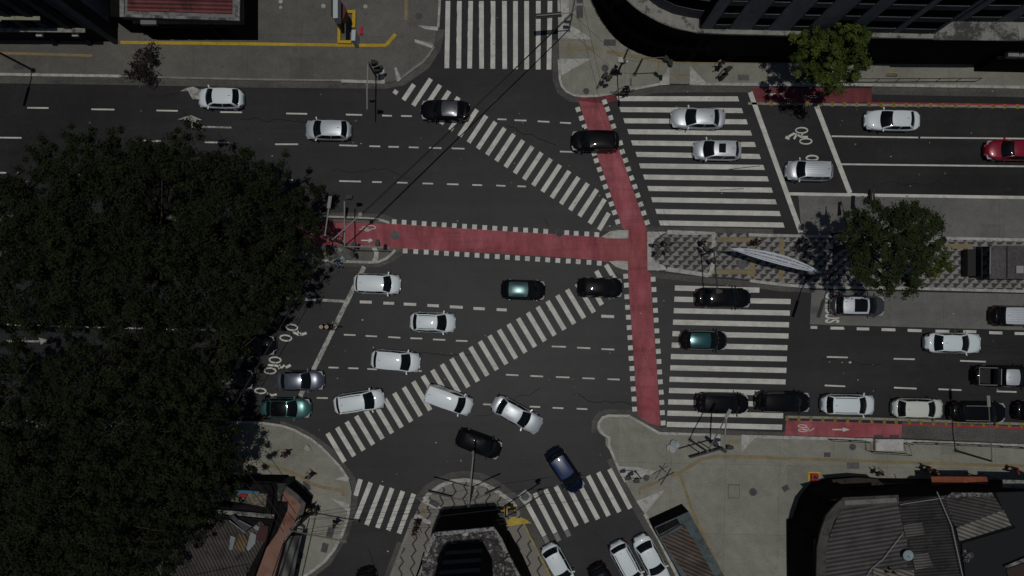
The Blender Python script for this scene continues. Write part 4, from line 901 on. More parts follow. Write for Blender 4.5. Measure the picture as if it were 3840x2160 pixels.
# median-left group
t, b = pole_thing('traffic_light', 'traffic light with grey arms standing on the left median by the bags', 'traffic light', 1334, 943, 6.4, .09, [(1334, 785, 6.4, .055, galv), (1470, 946, 6.4, .045, galv)], polegrey, SG)
e = wl(1334, 785, b); head(t, (.3, e.y + .35, 6.2), 0, 3); head(t, (.25, .3, 3.0), 1.2, 3); head(t, (.1, -.35, 2.9), -1.2, 3)
e = wl(1470, 946, b); head(t, (e.x - .5, e.y + .3, 6.1), 1.57, 3)
lamp('street lamp with thin pale arm at the end of the left median', 1287, 912, 9.3, 1300, 822, galv, lum=.95)
t, b = pole_thing('utility_pole', 'concrete utility pole holding wires on the left median', 'utility pole', 1301, 921, 7.6, .12, [(1397, 836, 7.5, .05, galv)], polegrey)
e = wl(1397, 836, b); MB().tube([(e.x, e.y, 7.4), (e.x, e.y, 7.7)], .17, 10).build('end_cap', galv, t)
pA = Vector((b.x + e.x, b.y + e.y, 7.5))
# top-middle pole
t, b = pole_thing('street_lamp', 'street lamp on bent pole with black bar lamp over the top crossing', 'street lamp', 2133, 118, 5.8, .07, [(2093, 122, 5.8, .05, galv)], galv, 'street lamps')
e = wl(2006, 129, b); e2 = wl(2093, 122, b)
MB().tube([(e2.x, e2.y, 5.85), (e.x, e.y, 5.85)], .045, 6).build('arm', galv, t); a = math.atan2(e.y, e.x)
MB().box(((e.x + e2.x) / 2, (e.y + e2.y) / 2 + .02, 5.6), (2.1, .42, .14), a).build('lamp_head', black, t)
MB().box((-.25, .3, 2.5), (.5, .3, .9)).build('meter_box', galv, t)
pB = W(2133, 118) + Vector((0, 0, 5.6))
# curved lamp, upper right
b = W(2316, 275); t = thing('street_lamp', 'curved-arm street lamp by the dark round building corner', 'street lamp', (b.x, b.y, 0), 0, 'street lamps')
MB().tube([(0, 0, SW), (0, 0, 8.6)], .10, 10, .07).build('pole', black, t)
e = wl(2324, 378, b)
MB().tube([(0, 0, 8.6), (.05, e.y * .08, 9.1), (e.x * .3, e.y * .3, 9.4), (e.x * .7, e.y * .8, 9.2), (e.x, e.y, 8.9)], .05, 8).build('arm', galv, t)
MB().box((e.x, e.y - .3, 8.85), (.18, .6, .08)).build('lamp_head', polegrey, t)
MB().box((-.2, -.1, 5.2), (.55, .4, .35)).box((.3, -.15, 4.9), (.2, .2, .25)).build('junction_box', mat('box_pale', (.5, .48, .47), .6), t)
MB().ball((0, 0, 4.4), (.28, .28, .3)).build('clamp', black, t, smooth=True)
# gantry signal pole upper right
t, b = pole_thing('traffic_light', 'traffic light with thin arm reaching right on the upper pavement', 'traffic light', 2379, 281, 6.0, .10, [(2460, 277, 6.0, .04)], polegrey, SG)
e = wl(2460, 277, b); head(t, (e.x, e.y - .1, 5.8), -.8); head(t, (e.x + .4, e.y - .35, 5.6), -1.4)
t, b = pole_thing('traffic_light', 'small pedestrian signal near the kerb by the bicycles', 'traffic light', 2239, 332, 3.6, .05, [], polegrey, SG)
head(t, (.35, .35, 3.2), .8, 2); head(t, (.65, .15, 3.3), .3, 2); MB().tube([(0, 0, 3.5), (.6, .3, 3.5)], .03, 6).build('arm', polegrey, t)
t, b = pole_thing('traffic_light', 'short signal post beside the person with the dark rucksack', 'traffic light', 2685, 294, 4.0, .06, [], polegrey, SG)
head(t, (.3, -.05, 3.6), .4, 2); head(t, (.35, -.12, 1.6), .4, 2); MB().tube([(0, 0, 3.95), (.3, 0, 3.95)], .04, 6).build('arm', polegrey, t)
t, b = pole_thing('traffic_light', 'cluster of black signal heads on the rounded median nose', 'traffic light', 2470, 930, 3.7, .06, [(2520, 920, 3.4, .035)], black, SG)
for dx, dy in ((-.55, .15), (.25, .3), (-.4, -.55), (.35, -.4)): head(t, (dx, dy, 3.2), math.atan2(dy, dx), 2)
t, b = pole_thing('traffic_light', 'traffic light whose arm reaches down over the long black saloon', 'traffic light', 2630, 957, 6.0, .09, [(2642, 1108, 6.0, .05)], black, SG)
head(t, (-.1, .35, 3.0), 2.4); head(t, (.55, .3, 3.0), .6); head(t, (.5, -.55, 2.8), -1); pC = Vector((b.x, b.y, 4.9))
e = wl(2642, 1108, b); head(t, (e.x, e.y + .2, 5.8), 0, 3)
lamp('street lamp on the mosaic median near the banner end', 3024, 1039, 7.6, 2995, 1130, black, lum=1.5)
pD = W(3006, 1031); pD.z = 4.9
t, b = pole_thing('traffic_light', 'black signal head on a short post in the median mosaic', 'traffic light', 2975, 940, 3.6, .05, [(3045, 934, 3.3, .03)], black, SG); head(t, (.45, .02, 3.2), 0, 3)
MB().box((2.2, .1, 3.2), (.55, .3, .12)).build('junction_box', mat('box_pale', (.5, .48, .47), .6), t)
# lower right
t, b = pole_thing('traffic_light', 'traffic light by the rubbish bags with a long grey arm', 'traffic light', 2664, 1655, 6.2, .10, [(2672, 1530, 6.2, .06, galv)], black, SG)
head(t, (-.2, .2, 3.3), 2.4); head(t, (.4, -.3, 3.3), -.6); head(t, (.55, .1, 5.2), 0)
lamp('street lamp standing inside the upper right end of the rubbish corner', 2587, 1649, 8.6, 2648, 1535, polegrey, lm=galv, lum=.8)
b = W(2556, 1680); e = W(2645, 1655) - b; a = math.atan2(e.y, e.x)
t = thing('direction_sign', 'long dark direction sign raised over the lower right corner', 'sign', (b.x, b.y, 0), a, None); l = e.length
MB().box((l / 2, 0, 5.6), (l + .5, .12, 1.1)).build('panel', mat('sign_back', (.035, .032, .045), .6), t)
for f in (.3, .75): MB().tube([(l * f, .12, SW), (l * f, .12, 6.1)], .05, 8).build('post', polegrey, t)
lamp('street lamp with dark pole and pale arm over the lower right black off-roader', 3581, 1689, 7.4, 3568, 1500, polegrey, lm=galv)
t, b = pole_thing('street_sign', 'two crossed street name blades on a post by the white wedge', 'sign', 2474, 1748, 3.9, .045, [], polegrey)
MB().box((.05, -.35, 3.7), (1.55, .05, .34), R(28)).build('name_blade', mat('blade', (.07, .07, .065), .5), t); MB().box((.05, -.45, 3.35), (1.7, .05, .34), R(58)).build('name_blade', mat('blade', (.07, .07, .065), .5), t)
t, b = pole_thing('traffic_light', 'pedestrian signal on the white wedge above the kiosk', 'traffic light', 2382, 1767, 4.6, .055, [(2338, 1764, 4.5, .035)], black, SG)
head(t, (-.3, -.2, 4.0), 3.4, 2); head(t, (-1.0, .02, 4.0), 3.4, 2)
t, b = pole_thing('traffic_light', 'traffic light on the yellow painted tip of the stone island', 'traffic light', 1896, 1897, 5.7, .08, [(2030, 1812, 5.7, .05)], black, SG)
e = wl(2030, 1812, b); head(t, (e.x - .3, e.y + .1, 5.5), .6); head(t, (.35, .1, 3.0), 0); head(t, (-.3, -.2, 3.0), 3); head(t, (.6, -.2, 2.8), 0)
# island mast
b = W(1773, 1826); t = thing('sign_mast', 'tall mast with wide sign arms on the round stone island', 'mast', (b.x, b.y, 0), 0, None)
MB().tube([(0, 0, SW), (0, 0, 9.6)], .16, 12, .11).build('pole', black, t); MB().tube([(0, 0, SW), (0, 0, .3)], .4, 12).build('base_plate', galv, t)
e = wl(1789, 1662, b); MB().tube([(0, 0, 9.4), (e.x * .5, e.y * .5, 9.7), (e.x, e.y, 9.7)], .06, 8, .05).build('arm', galv, t)
MB().box((e.x, e.y + .2, 9.68), (.16, .6, .08)).build('lamp_head', polegrey, t)
for (sx, sy_), (px0, px1) in (((1630, 1791), (0.42, 1.0)), ((1880, 1778), (.5, 1.0))):
    e = wl(sx, sy_, b); MB().tube([(0, 0, 7.4), (e.x * .25, e.y * .2, 7.6), (e.x * .5, e.y * .5, 7.6), (e.x, e.y, 7.6)], .045, 8).build('arm', polegrey, t)
    q0, q1 = Vector((e.x * px0, e.y * px0)), Vector((e.x * px1, e.y * px1)); mm = (q0 + q1) / 2; a = math.atan2(e.y, e.x)
    MB().box((mm.x, mm.y, 7.35), ((q1 - q0).length, .12, .75), a).build('sign_panel', black, t)
# bottom-left utility pole
t, b = pole_thing('utility_pole', 'dark utility pole with crossarm and cables at the bottom-left corner', 'utility pole', 1166, 1917, 9.0, .17, [], polegrey)
MB().box((0, 0, 8.5), (1.9, .12, .12), R(55)).box((.1, .1, 7.6), (1.7, .12, .12), R(55)).build('crossarm', polegrey, t)
MB().tube([(.45, -.2, 6.2), (.45, -.2, 7.2)], .26, 12).build('transformer', galv, t)
MB().ball((0, .1, 5.2), (.35, .3, .5)).build('cable_bundle', black, t, smooth=True)
for k in range(6): MB().tube([(-.6 + .25 * k, -.9 + .35 * k, 8.6), (-.6 + .25 * k, -.9 + .35 * k, 8.8)], .05, 6).build('insulator', galv, t)
pE = Vector((b.x, b.y, 8.2))
lamp('street lamp whose arm crosses the lower-left pavement towards the zebra', 1170, 1922, 8.4, 1330, 1952, polegrey, lum=.6)
# wires
WG = 'overhead wires'
wm = mat('cable', (0.02, 0.02, 0.02), 0.6)
def wire(label, a, b_, r=.035, sag=.5, group=WG):
    a, b_ = Vector(a), Vector(b_); pts = []
    for k in range(13):
        f = k / 12; p = a.lerp(b_, f); p.z -= sag * 4 * f * (1 - f); pts.append(p)
    o = MB().tube(pts, r, 5).build('overhead_wire', wm); return tag(o, label, 'wire', group)
wire('thick wire crossing the junction from left median to top lamp', pA, pB, .05, .35)
wire('thin wire running beside the thick one to the top lamp', pA + Vector((.15, 0, -.1)), pB + Vector((.25, .3, .4)), .02, .5)
def gw(x, y, h): v = W(x, y); v.z = h; return v
wire('black cable leaving the top crossing pole towards the frame top', pB, gw(2200, -220, 8), .025)
wire('cable from the curved lamp to the top crossing pole', gw(2316, 275, 5), pB, .015, .3)
wire('cable from the curved lamp to the upper gantry signal', gw(2316, 275, 5.2), gw(2379, 281, 5), .015, .2)
wire('cable from the kerbside signal up to the frame top', gw(2239, 332, 3.5), gw(2120, -120, 7), .015, .3)
wire('long slack cable dropping from the red path kerb to the median nose', gw(2225, 358, 3), gw(2470, 930, 3.4), .014, .3)
wire('cable across the upper zebra to the mosaic nose', gw(2470, 800, 3), gw(2520, 920, 3.4), .012, .1)
wire('dark cable running diagonally over the stop-line bicycle symbols', gw(1255, 985, 7), gw(830, 1720, 8), .03, .3)
wire('upper power cable from the utility pole to the lower-left trees', pE + Vector((-.5, .4, .3)), gw(1000, 1690, 9), .03, .4)
wire('lower power cable from the utility pole to the lower-left trees', pE + Vector((-.6, -.2, .2)), gw(960, 1700, 8.6), .03, .4)
for k, (lab, x1, y1, x2, y2, hh) in enumerate((
    ('highest of the cables running over the stone island', 1170, 1925, 2080, 1790, 8.2),
    ('second cable running over the stone island', 1172, 1935, 2200, 1815, 8.0),
    ('third cable over the lower left zebra', 1170, 1945, 1900, 1890, 7.4),
    ('fourth cable over the lower left zebra', 1172, 1950, 1900, 1905, 7.2))):
    wire(lab, gw(x1, y1, hh), gw(x2, y2, hh), .016, .4, 'cables from the bottom-left utility pole')
for k, lab in enumerate(('outermost thick cable along the terracotta roof', 'middle thick cable along the terracotta roof', 'innermost thick cable along the terracotta roof')):
    wire(lab, pE + Vector((-.5 + .5 * k, -.6, .2)), gw(1010 + 45 * k, 2330, 8.6), .05, .5, 'cables from the bottom-left utility pole')
# banner
lo0, lo1 = W(2700, 947, 0), W(3020, 1033, 0); lo0.z = 4.7; lo1.z = 4.7
dirv = (lo1 - lo0).normalized(); nrm = Vector((-dirv.y, dirv.x, 0))
def ban(u, v, lift=0.0):
    p = lo0.lerp(lo1, u); bul = math.sin(math.pi * min(max(u, 0), 1)) ** .8
    p = p + nrm * ((v * .74 - .20) * bul + .05 * v) ; p.z += .35 * v * (.4 + .6 * bul) + lift; return tuple(p)
def bf(nt, b_):
    v = coords(nt); nt.links.new(noise_ramp(nt, v, 1.2, (0.55, 0.60, 0.65), (0.70, 0.75, 0.80), .3, .7), b_.inputs['Base Color'])
m = MB(); m.add(*grid(lambda u, v: ban(u, v), 30, 4)); m.add(*grid(lambda u, v: tuple(Vector(ban(u, v)) - Vector((0, 0, .02))), 30, 4, flip=True))
bn = tag(m.build('banner', mat('banner_cloth', (.6, .65, .7), .8, build=bf), smooth=True), 'pale lettered cloth banner strung above the median mosaic', 'banner')
ink = mat('banner_ink', (0.02, 0.025, 0.05), 0.8)
for txt, u0, u1, v0, v1 in (('SERVIÇO DE CONSERVAÇÃO E MANUTENÇÃO DA MALHA VIÁRIA', .13, .88, .60, .86), ('RECAPEAMENTO DA RUA DA CONSOLAÇÃO - TRECHO II (VOLTA)', .15, .86, .26, .50)):
    text_mesh(txt, 'lettering', ink, lambda u, v: ban(u0 + (u1 - u0) * u, v0 + (v1 - v0) * v, .03)).parent = bn
MB().tube([ban(.05, .12, .02), ban(.5, .14, .02), ban(.95, .12, .02)], .012, 4).build('hem_line', ink, bn)
MB().tube([tuple(pC), ban(0, .0)], .02, 5).tube([ban(1, 0), tuple(W(3024, 1039) + Vector((0, 0, 5)))], .02, 5).build('rope', wm, bn)
# lane separators: yellow studs
def stud(label, x, y, ang, group):
    c = W(x, y); t = thing('lane_stud', label, 'road stud', (c.x, c.y, 0.016), R(ang), group)
    MB().prism([(-.13, -.2), (.13, -.2), (.13, .2), (-.13, .2)], 0, .07, [(-.06, -.14), (.06, -.14), (.06, .14), (-.06, .14)]).build('body', paintmat('stud_yellow', (.42, .30, .06), .45), t)
    MB().box((0, 0, .075), (.05, .2, .012)).build('reflector', trim, t); return t
xs = [30, 152, 275, 400, 525, 645, 768, 892, 1018, 1140, 1265, 1388, 1510, 1635, 1762, 1885, 2012, 2132, 2258, 2382, 2510]
ys = lambda x: 1042 + (x - 30) * 30 / 2480
s0 = None
def copy_tree(o, loc):
    c = o.copy(); COL.objects.link(c); c.location = loc
    for ch in o.children: d = ch.copy(); COL.objects.link(d); d.parent = c
    return c
for grp, lab, pts in (('yellow studs along the upper cycle lane', 'yellow stud on the white line beside the upper red cycle lane', [z(3, 0, x, ys(x))[0] for x in xs]),
                      ('yellow studs along the lower cycle lane', 'yellow stud on the white line beside the lower red cycle lane', [z(3, 2, x, 1310 + (x - 190) * .0315)[0] for x in (190, 310, 430, 550, 675, 800, 925, 1045, 1170, 1290, 1420, 1540, 1665, 1795, 1920, 2050, 2170, 2300, 2430, 2550)])):
    s0 = None
    for x, y in pts:
        if s0 is None: s0 = stud(lab, x, y, 0, grp)
        else:
            c = W(x, y); copy_tree(s0, (c.x, c.y, .016))
# covers and grates
def cover(label, x, y, rpx, kind='round', ang=0, m=iron, w=None, h_=None, zz=SW, cat='manhole cover'):
    c = W(x, y); t = thing('manhole_cover' if cat == 'manhole cover' else 'drain_grate', label, cat, (c.x, c.y, zz), R(ang))
    if kind == 'round':
        r_ = rpx / S; MB().tube([(0, 0, -.01), (0, 0, .012)], r_, 24).build('frame', ironl, t); MB().tube([(0, 0, 0), (0, 0, .018)], r_ * .86, 24).build('lid', m, t)
    else:
        a, b_ = w / S, h_ / S; MB().box((0, 0, 0), (a, b_, .02)).build('frame', ironl, t); MB().box((0, 0, .006), (a * .9, b_ * .88, .02)).build('lid', m, t)
        if cat == 'drain grate':
            q = MB()
            for k in range(7): q.box((-a * .42 + a * .84 * k / 6, 0, .018), (.03, b_ * .84, .01))
            q.build('bars', trim, t)
    return t
cover('white-rimmed double cap in the forecourt by the red-roof shade', *z(1, 0, 252, 20)[0], 9, m=kerbw); cover('small white cap just below the leftmost forecourt cap', *z(1, 0, 252, 80)[0], 7, m=kerbw)
cover('white round cap on a pale square left of the totem', *z(1, 0, 681, 68)[0], 10, m=kerbw); cover('grey round cap under the white one left of the totem', *z(1, 0, 683, 126)[0], 9, m=ironl)
cover('round cap on a pale octagon right of the totem', *z(1, 0, 1104, 72)[0], 9, m=kerbw); cover('grey round cap below the pale octagon', *z(1, 0, 1103, 136)[0], 9, m=ironl)
cover('large iron cover at the top-left plaza beside the top crossing', *z(1, 0, 1640, 166)[0], 15); cover('iron cover in the pavement below the yellow line', *z(1, 0, 397, 505)[0], 10, m=ironl)
cover('round iron cover above the small pedestrian signal', *z(2, 0, 935, 692)[0], 14); cover('round iron cover in the rounded corner by the red path', *z(2, 0, 745, 922)[0], 12)
cover('rough grey cover in the red cycle path by the left median', *z(1, 1, 1400, 920)[0], 17, m=ironl, zz=0.012)
cover('round cover cutting the dotted edge of the long red path', *z(2, 1, 478, 898)[0], 15, m=asphalt, zz=0.012)
cover('pale blue-grey round cover in the median mosaic', *z(2, 1, 2310, 1215)[0], 17, m=ironl)
cover('round cover in the concrete bus lane by the lettering', *z(3, 2, 478, 228)[0], 16, m=ironl, zz=0.006)
cover('round cover on the pale patch at the side-street zebra', *z(2, 3, 132, 650)[0], 15, m=ironl, zz=0.02)
cover('iron cover between the wedge and the crossed signs', *z(2, 3, 1347, 455)[0], 13); cover('round iron cover in the wide lower right plaza', *z(2, 3, 2421, 600)[0], 15)
cover('brown round cover under the railing by the lower red lane', *z(3, 3, 845, 148)[0], 13)
for lab, c_, r_, x, y, w_, hh, an, mm in (
    ('dark double rectangular cover beside the top crossing pole', 2, 0, 680, 125, 25, 48, 0, iron), ('small dark rectangular cover at the frame top by the lamp', 2, 0, 680, 10, 25, 22, 0, iron),
    ('rectangular cover near the dark round building', 2, 0, 982, 434, 46, 24, 0, iron), ('rectangular cover under the short signal post', 2, 0, 2325, 785, 42, 22, 0, ironl),
    ('tilted square grate on the lower right plaza', 3, 3, 172, 562, 25, 22, 30, iron), ('blue-grey rectangular cover below the yellow strip', 3, 3, 850, 335, 46, 24, 0, ironl),
    ('fine square grate on the yellow strip', 3, 3, 590, 226, 25, 18, 0, iron), ('outlined square hatch in the wide lower right plaza', 2, 3, 2228, 594, 44, 52, 0, walk),
    ('slanted rectangular cover by the person in white shirt', 1, 3, 515, 535, 24, 38, 14, iron), ('dark rectangular cover below the person with the red bag', 1, 3, 752, 1005, 25, 40, -15, iron),
    ('dark rectangular cover near the lower end of the curved kerb', 1, 3, 695, 1160, 24, 36, -15, iron), ('small dark square cover beside the thick cables', 1, 3, 455, 1240, 18, 22, -15, iron),
    ('lowest small square cover beside the thick cables', 1, 3, 410, 1345, 18, 22, -15, iron), ('dark rectangular cover at the corner of the stone island', 1, 3, 1795, 715, 42, 22, -28, iron),
    ('square cover on the upper left pavement by the arrow', 0, 0, 2235, 665, 18, 18, 0, ironl), ('dark rectangular patch cover under the black lamp arm', 0, 0, 195, 675, 45, 24, 0, iron)):
    cover(lab, *z(c_, r_, x, y)[0], 0, 'rect', an, mm, w_, hh)
for lab, c_, r_, x, y, w_, hh in (('left storm grate at the upper kerb', 1, 0, 895, 850, 34, 11), ('right storm grate at the upper kerb', 1, 0, 1050, 850, 34, 11), ('left storm grate in the lower red lane', 3, 3, 1110, 45, 36, 12), ('right storm grate in the lower red lane', 3, 3, 1268, 45, 36, 12)):
    cover(lab, *z(c_, r_, x, y)[0], 0, 'rect', 0, iron, w_, hh, 0.012, 'drain grate')
# railings
def railing(label, pts, h=1.0, step=6.2, m=black, group='pavement railings'):
    a = W(*pts[0]); t = thing('railing', label, 'railing', (a.x, a.y, 0), 0, group)
    P = [W(*p) - a for p in pts]
    MB().tube([(p.x, p.y, h + SW) for p in P], .03, 6).build('top_rail', m, t); MB().tube([(p.x, p.y, SW + .15) for p in P], .022, 6).build('bottom_rail', m, t)
    for i in range(len(P) - 1):
        n = max(1, int((P[i + 1] - P[i]).length / (step / 3.8)))
        for k in range(n + (i == len(P) - 2)):
            p = P[i].lerp(P[i + 1], k / n); MB().tube([(p.x, p.y, SW), (p.x, p.y, h + SW)], .03, 6).build('post', m, t)
    return t
railing('black railing along the upper right kerb', [(3050, 312), (3652, 309)]); railing('black railing left of the small concrete platform', z(3, 3, 600, 70, 790, 78, 970, 88, 975, 175, 1010, 190), 1.0)
railing('black railing around the front of the concrete platform', z(3, 3, 1010, 190, 1380, 215, 1350, 110, 1395, 105), 1.0); railing('black railing right of the small concrete platform', z(3, 3, 1440, 100, 1870, 115, 2300, 135, 2700, 160), .9)
c = W(*z(3, 3, 1188, 120)[0]); tag(MB().box((c.x, c.y, .35), (2.4, 1.0, .46)).box((c.x, c.y, .60), (2.3, .9, .03)).build('platform', paintmat('platform_paint', (.55, .55, .53), .4)), 'pale concrete platform in front of the storm grates', 'platform')
railing('small railing on the median end by the traffic light', z(1, 1, 700, 752, 1240, 772), .6)
rack = thing('bike_rack', 'low yellow hoop lying in the upper right pavement', 'bike rack', tuple(W(*z(3, 0, 1235, 760)[0])), 0)
MB().tube([(-.5, -.08, SW + .03), (-.4, .1, SW + .3), (.4, .1, SW + .3), (.5, -.08, SW + .03)], .03, 6).build('hoop', yellow, rack); MB().tube([(-.5, -.08, SW + .04), (.45, -.1, SW + .04)], .04, 6).build('foot_bar', black, rack)
# bags and litter
def bags(label, x, y, n, r_, cols, hz=SW, name='rubbish_bag', cat='rubbish bag', group=None, spread=.5):
    for k in range(n):
        a = random.uniform(0, 6.28); d = random.uniform(0, spread); c = W(x, y) + Vector((d * math.cos(a), d * math.sin(a), 0)); rr = r_ * random.uniform(.7, 1.2)
        m = MB().ball((c.x, c.y, hz + rr * .5), (rr, rr * random.uniform(.7, 1), rr * .6), 14, 10)
        m.v = [tuple(Vector(p) + Vector((noise.noise(Vector(p) * 6) * .16, noise.noise(Vector(p) * 6 + Vector((9, 0, 0))) * .16, noise.noise(Vector(p) * 7) * .08))) for p in m.v]
        tag(m.build(name, cloth(random.choice(cols)), smooth=False), label, cat, group)
bags('pale plastic rubbish bag heaped beside the lower right signal', *z(2, 3, 1640, 130)[0], 5, .32, [(.35, .40, .40), (.25, .3, .3), (.45, .48, .47)], group='pale rubbish bags', spread=.55)
bags('crumpled pale sack lying behind the curved kerb', *z(1, 3, 525, 150)[0], 4, .28, [(.35, .34, .31), (.42, .41, .38)], group='crumpled sacks', spread=.4)
bags('grey or blue rubbish bag piled at the left median end', 1270, 968, 7, .24, [(.30, .36, .42), (.3, .3, .3), (.1, .1, .1), (.16, .24, .28)], group='bags at the left median', spread=.8)
for k, (lab, x, y, w_, hh, mm) in enumerate((
    ('blue folded tarpaulin on the left median', 1262, 978, .7, .5, (.18, .32, .36)), ('yellow striped box on the left median', 1226, 950, .4, .35, (.45, .36, .15)))):
    c = W(x, y); tag(MB().prism([(c.x - w_ / 2, c.y - hh / 2), (c.x + w_ / 2, c.y - hh * .4), (c.x + w_ * .4, c.y + hh / 2), (c.x - w_ * .45, c.y + hh * .4)], SW, SW + .2, [(c.x - w_ * .4, c.y - hh * .4), (c.x + w_ * .4, c.y - hh * .3), (c.x + w_ * .3, c.y + hh * .4), (c.x - w_ * .35, c.y + hh * .3)]).build('tarpaulin' if k == 0 else 'box', cloth(mm)), lab, 'tarpaulin' if k == 0 else 'box')
# totem at the forecourt
tb = W(1266, 140); t = thing('totem_sign', 'yellow-framed petrol totem with white boards on the forecourt', 'sign', (tb.x, tb.y, 0), 0)
def lp(pts, h): return [((W(x, y, h) - tb).x, (W(x, y, h) - tb).y) for x, y in pts]
ym = mat('totem_yellow', (.58, .36, .01), .5); wm2 = mat('totem_board', (.50, .56, .57), .5); dm = mat('totem_dark', (.03, .028, .026), .5)
ring = [(1266, 105), (1266, 152), (1325, 152), (1325, 50), (1303, 50), (1303, 42), (1333, 42), (1333, 158), (1266, 158)]
o = lp(z(1, 0, 820, 280, 850, 280, 848, 405, 958, 405, 958, 435, 820, 432), .6); MB().prism(o, SW, .6).build('plinth', ym, t, tri=True)
o = lp(z(1, 0, 905, 103, 1002, 100, 998, 275, 962, 275, 970, 130, 905, 128), .6); MB().prism(o, SW, .6).build('plinth', ym, t, tri=True)
b0 = lp([(1296, 128), (1310, 128), (1310, 60), (1296, 60)], 0)
MB().prism(lp([(1284, 60), (1294, 60), (1294, 128), (1284, 128)], 0), SW, 6.0).build('pillar', dm, t)
MB().prism(lp(z(1, 0, 775, -60, 822, -60, 822, 180, 775, 183), 7.3), 5.6, 7.3).build('board', wm2, t)
MB().prism(lp(z(1, 0, 962, 300, 1003, 300, 997, 408, 958, 408), 2.6), .4, 2.6).build('board', wm2, t)
MB().prism(lp(z(1, 0, 828, 10, 850, 0, 890, 60, 905, 110, 880, 190, 850, 180), 4.6), 3.0, 4.6).build('price_panel', mat('totem_red', (.12, .02, .02), .5), t, tri=True)
MB().prism(lp(z(1, 0, 1040, 265, 1073, 265, 1073, 345, 1040, 345), .5), SW, .5).build('red_box', mat('totem_red2', (.45, .01, .04), .5), t)
# red bucket stand on the plaza
c = W(*z(3, 3, 460, 445)[0]); t = thing('hydrant_box', 'red box on a yellow painted square beside the dark building', 'box', (c.x, c.y, 0))
MB().sheet([(-.55, -.45), (.5, -.45), (.5, .4), (-.55, .4)], SW + .008).build('painted_square', yellow, t); MB().box((-.05, 0, .3), (.62, .55, .36)).build('cabinet', mat('red_metal', (.4, .01, .02), .5), t); MB().tube([(-.05, 0, .48), (-.05, 0, .62)], .16, 12).build('cap', black, t)
# shelter on the right median
c0, c1 = W(3712, 918, 2.9), W(3840, 918, 2.9); y1 = W(3712, 1046, 2.9).y
t = thing('bus_shelter', 'dark roofed bus shelter with pale edge pipe on the right median', 'bus shelter', (c0.x, (c0.y + y1) / 2, 0)); hy = (c0.y - y1) / 2
rm = mat('shelter_roof', (.085, .078, .080), .6, build=surf((.06, .055, .057), (.10, .092, .095), .4, blot=.6))
MB().box((6, 0, 2.8), (12, hy * 2, .12)).build('roof', rm, t)
for k in range(4): MB().box((1.45 + 1.9 * k, 0, 2.88), (.14, hy * 1.9, .05)).build('roof_beam', trim, t)
MB().tube([(0.0, -hy * .7, 2.92), (.02, hy * .85, 2.95), (.3, hy * .98, 2.95), (12, hy * .96, 2.95)], .05, 8).build('edge_pipe', galv, t)
MB().box((2.5, -hy * .45, 2.95), (.62, .62, .12)).build('roof_hatch', mat('hatch_pale', (.35, .34, .33), .6), t)
MB().box((-.6, -.05, 1.5), (.10, hy * 1.7, 2.5)).build('end_panel', black, t); MB().box((-.9, 0, .9), (.9, hy * 1.6, 1.5)).build('poster_case', trim, t)
for k in range(3): MB().tube([(1 + 4 * k, hy * .6, SW), (1 + 4 * k, hy * .6, 2.75)], .07, 8).build('post', black, t)
for lab, bx, by, ex, ey, h_ in (('hanging bus sign on an arm over the concrete lane above the forked tree', 3232, 885, 3200, 760, 5.0), ('slim hanging sign left of the forked tree over the concrete lane', 3120, 880, 3098, 800, 4.2)):
    t, b = pole_thing('bus_sign', lab, 'sign', bx, by, h_ + .3, .07, [(ex, ey - 20, h_ + .2, .04)], black)
    e = wl(ex, ey, b); w_ = .34 if h_ > 4.5 else .08
    MB().box((e.x, e.y, h_ - .3), (w_, 1.15, .8), -.05).build('sign_panel', trim, t); MB().box((e.x, e.y, h_ + .11), (.05, .7, .02), -.05).build('edge_strip', galv, t)
# ------------------------------------------------------------ buildings
def wallf(c0, c1, st=.5):
    def f(nt, b):
        v = coords(nt, (1, 1, .35)); nt.links.new(mix(nt, noise_ramp(nt, v, .6, c0, c1, .3, .7, 8), noise_ramp(nt, v, 3, g3(.7), g3(1.2)), .7), b.inputs['Base Color'])
    return f
conc_f = mat('facade_concrete', (.15,) * 3, .9, build=wallf((.13, .135, .14), (.22, .225, .23)))
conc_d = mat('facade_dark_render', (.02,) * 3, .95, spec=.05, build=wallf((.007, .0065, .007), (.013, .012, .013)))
wind = mat('facade_window', (.006, .006, .008), .8, spec=0.0)
blu_w = mat('facade_blue_grey', (.10,) * 3, .85, build=wallf((.085, .09, .12), (.13, .14, .18)))
def roofdirt(c0, c1, dirt, thr=.5, sc=1.4):
    def f(nt, b):
        v = coords(nt)
        col = noise_ramp(nt, v, .8, c0, c1, .3, .7, 6)
        n = N(nt, 'ShaderNodeTexNoise'); n.inputs['Scale'].default_value = sc; n.inputs['Detail'].default_value = 12; n.inputs['Roughness'].default_value = .78; nt.links.new(v, n.inputs['Vector'])
        r = N(nt, 'ShaderNodeValToRGB'); r.color_ramp.elements[0].position = thr - .05; r.color_ramp.elements[1].position = thr + .05; nt.links.new(n.outputs['Fac'], r.inputs['Fac'])
        nt.links.new(mix(nt, col, dirt, r.outputs['Color'], 'MIX'), b.inputs['Base Color'])
    return f
ledge = mat('stained_ledge', (.3,) * 3, .9, build=roofdirt((.24, .235, .21), (.36, .35, .32), (.085, .08, .072), .56, .9))
ledge2 = mat('stained_terrace', (.3,) * 3, .9, build=roofdirt((.26, .26, .25), (.36, .36, .34), (.07, .07, .065), .5, .8))
peel = mat('peeling_roof', (.1,) * 3, .9, build=roofdirt((.022, .020, .021), (.055, .05, .05), (.36, .36, .35), .565, 3.4))
peelw = mat('peeling_edge', (.3,) * 3, .9, build=roofdirt((.25, .25, .24), (.42, .42, .41), (.05, .05, .05), .52, 3.5))
bitu = mat('bitumen', (.02,) * 3, .95, spec=.05, build=surf((.009, .0085, .009), (.018, .016, .016), .4, speck=.3))
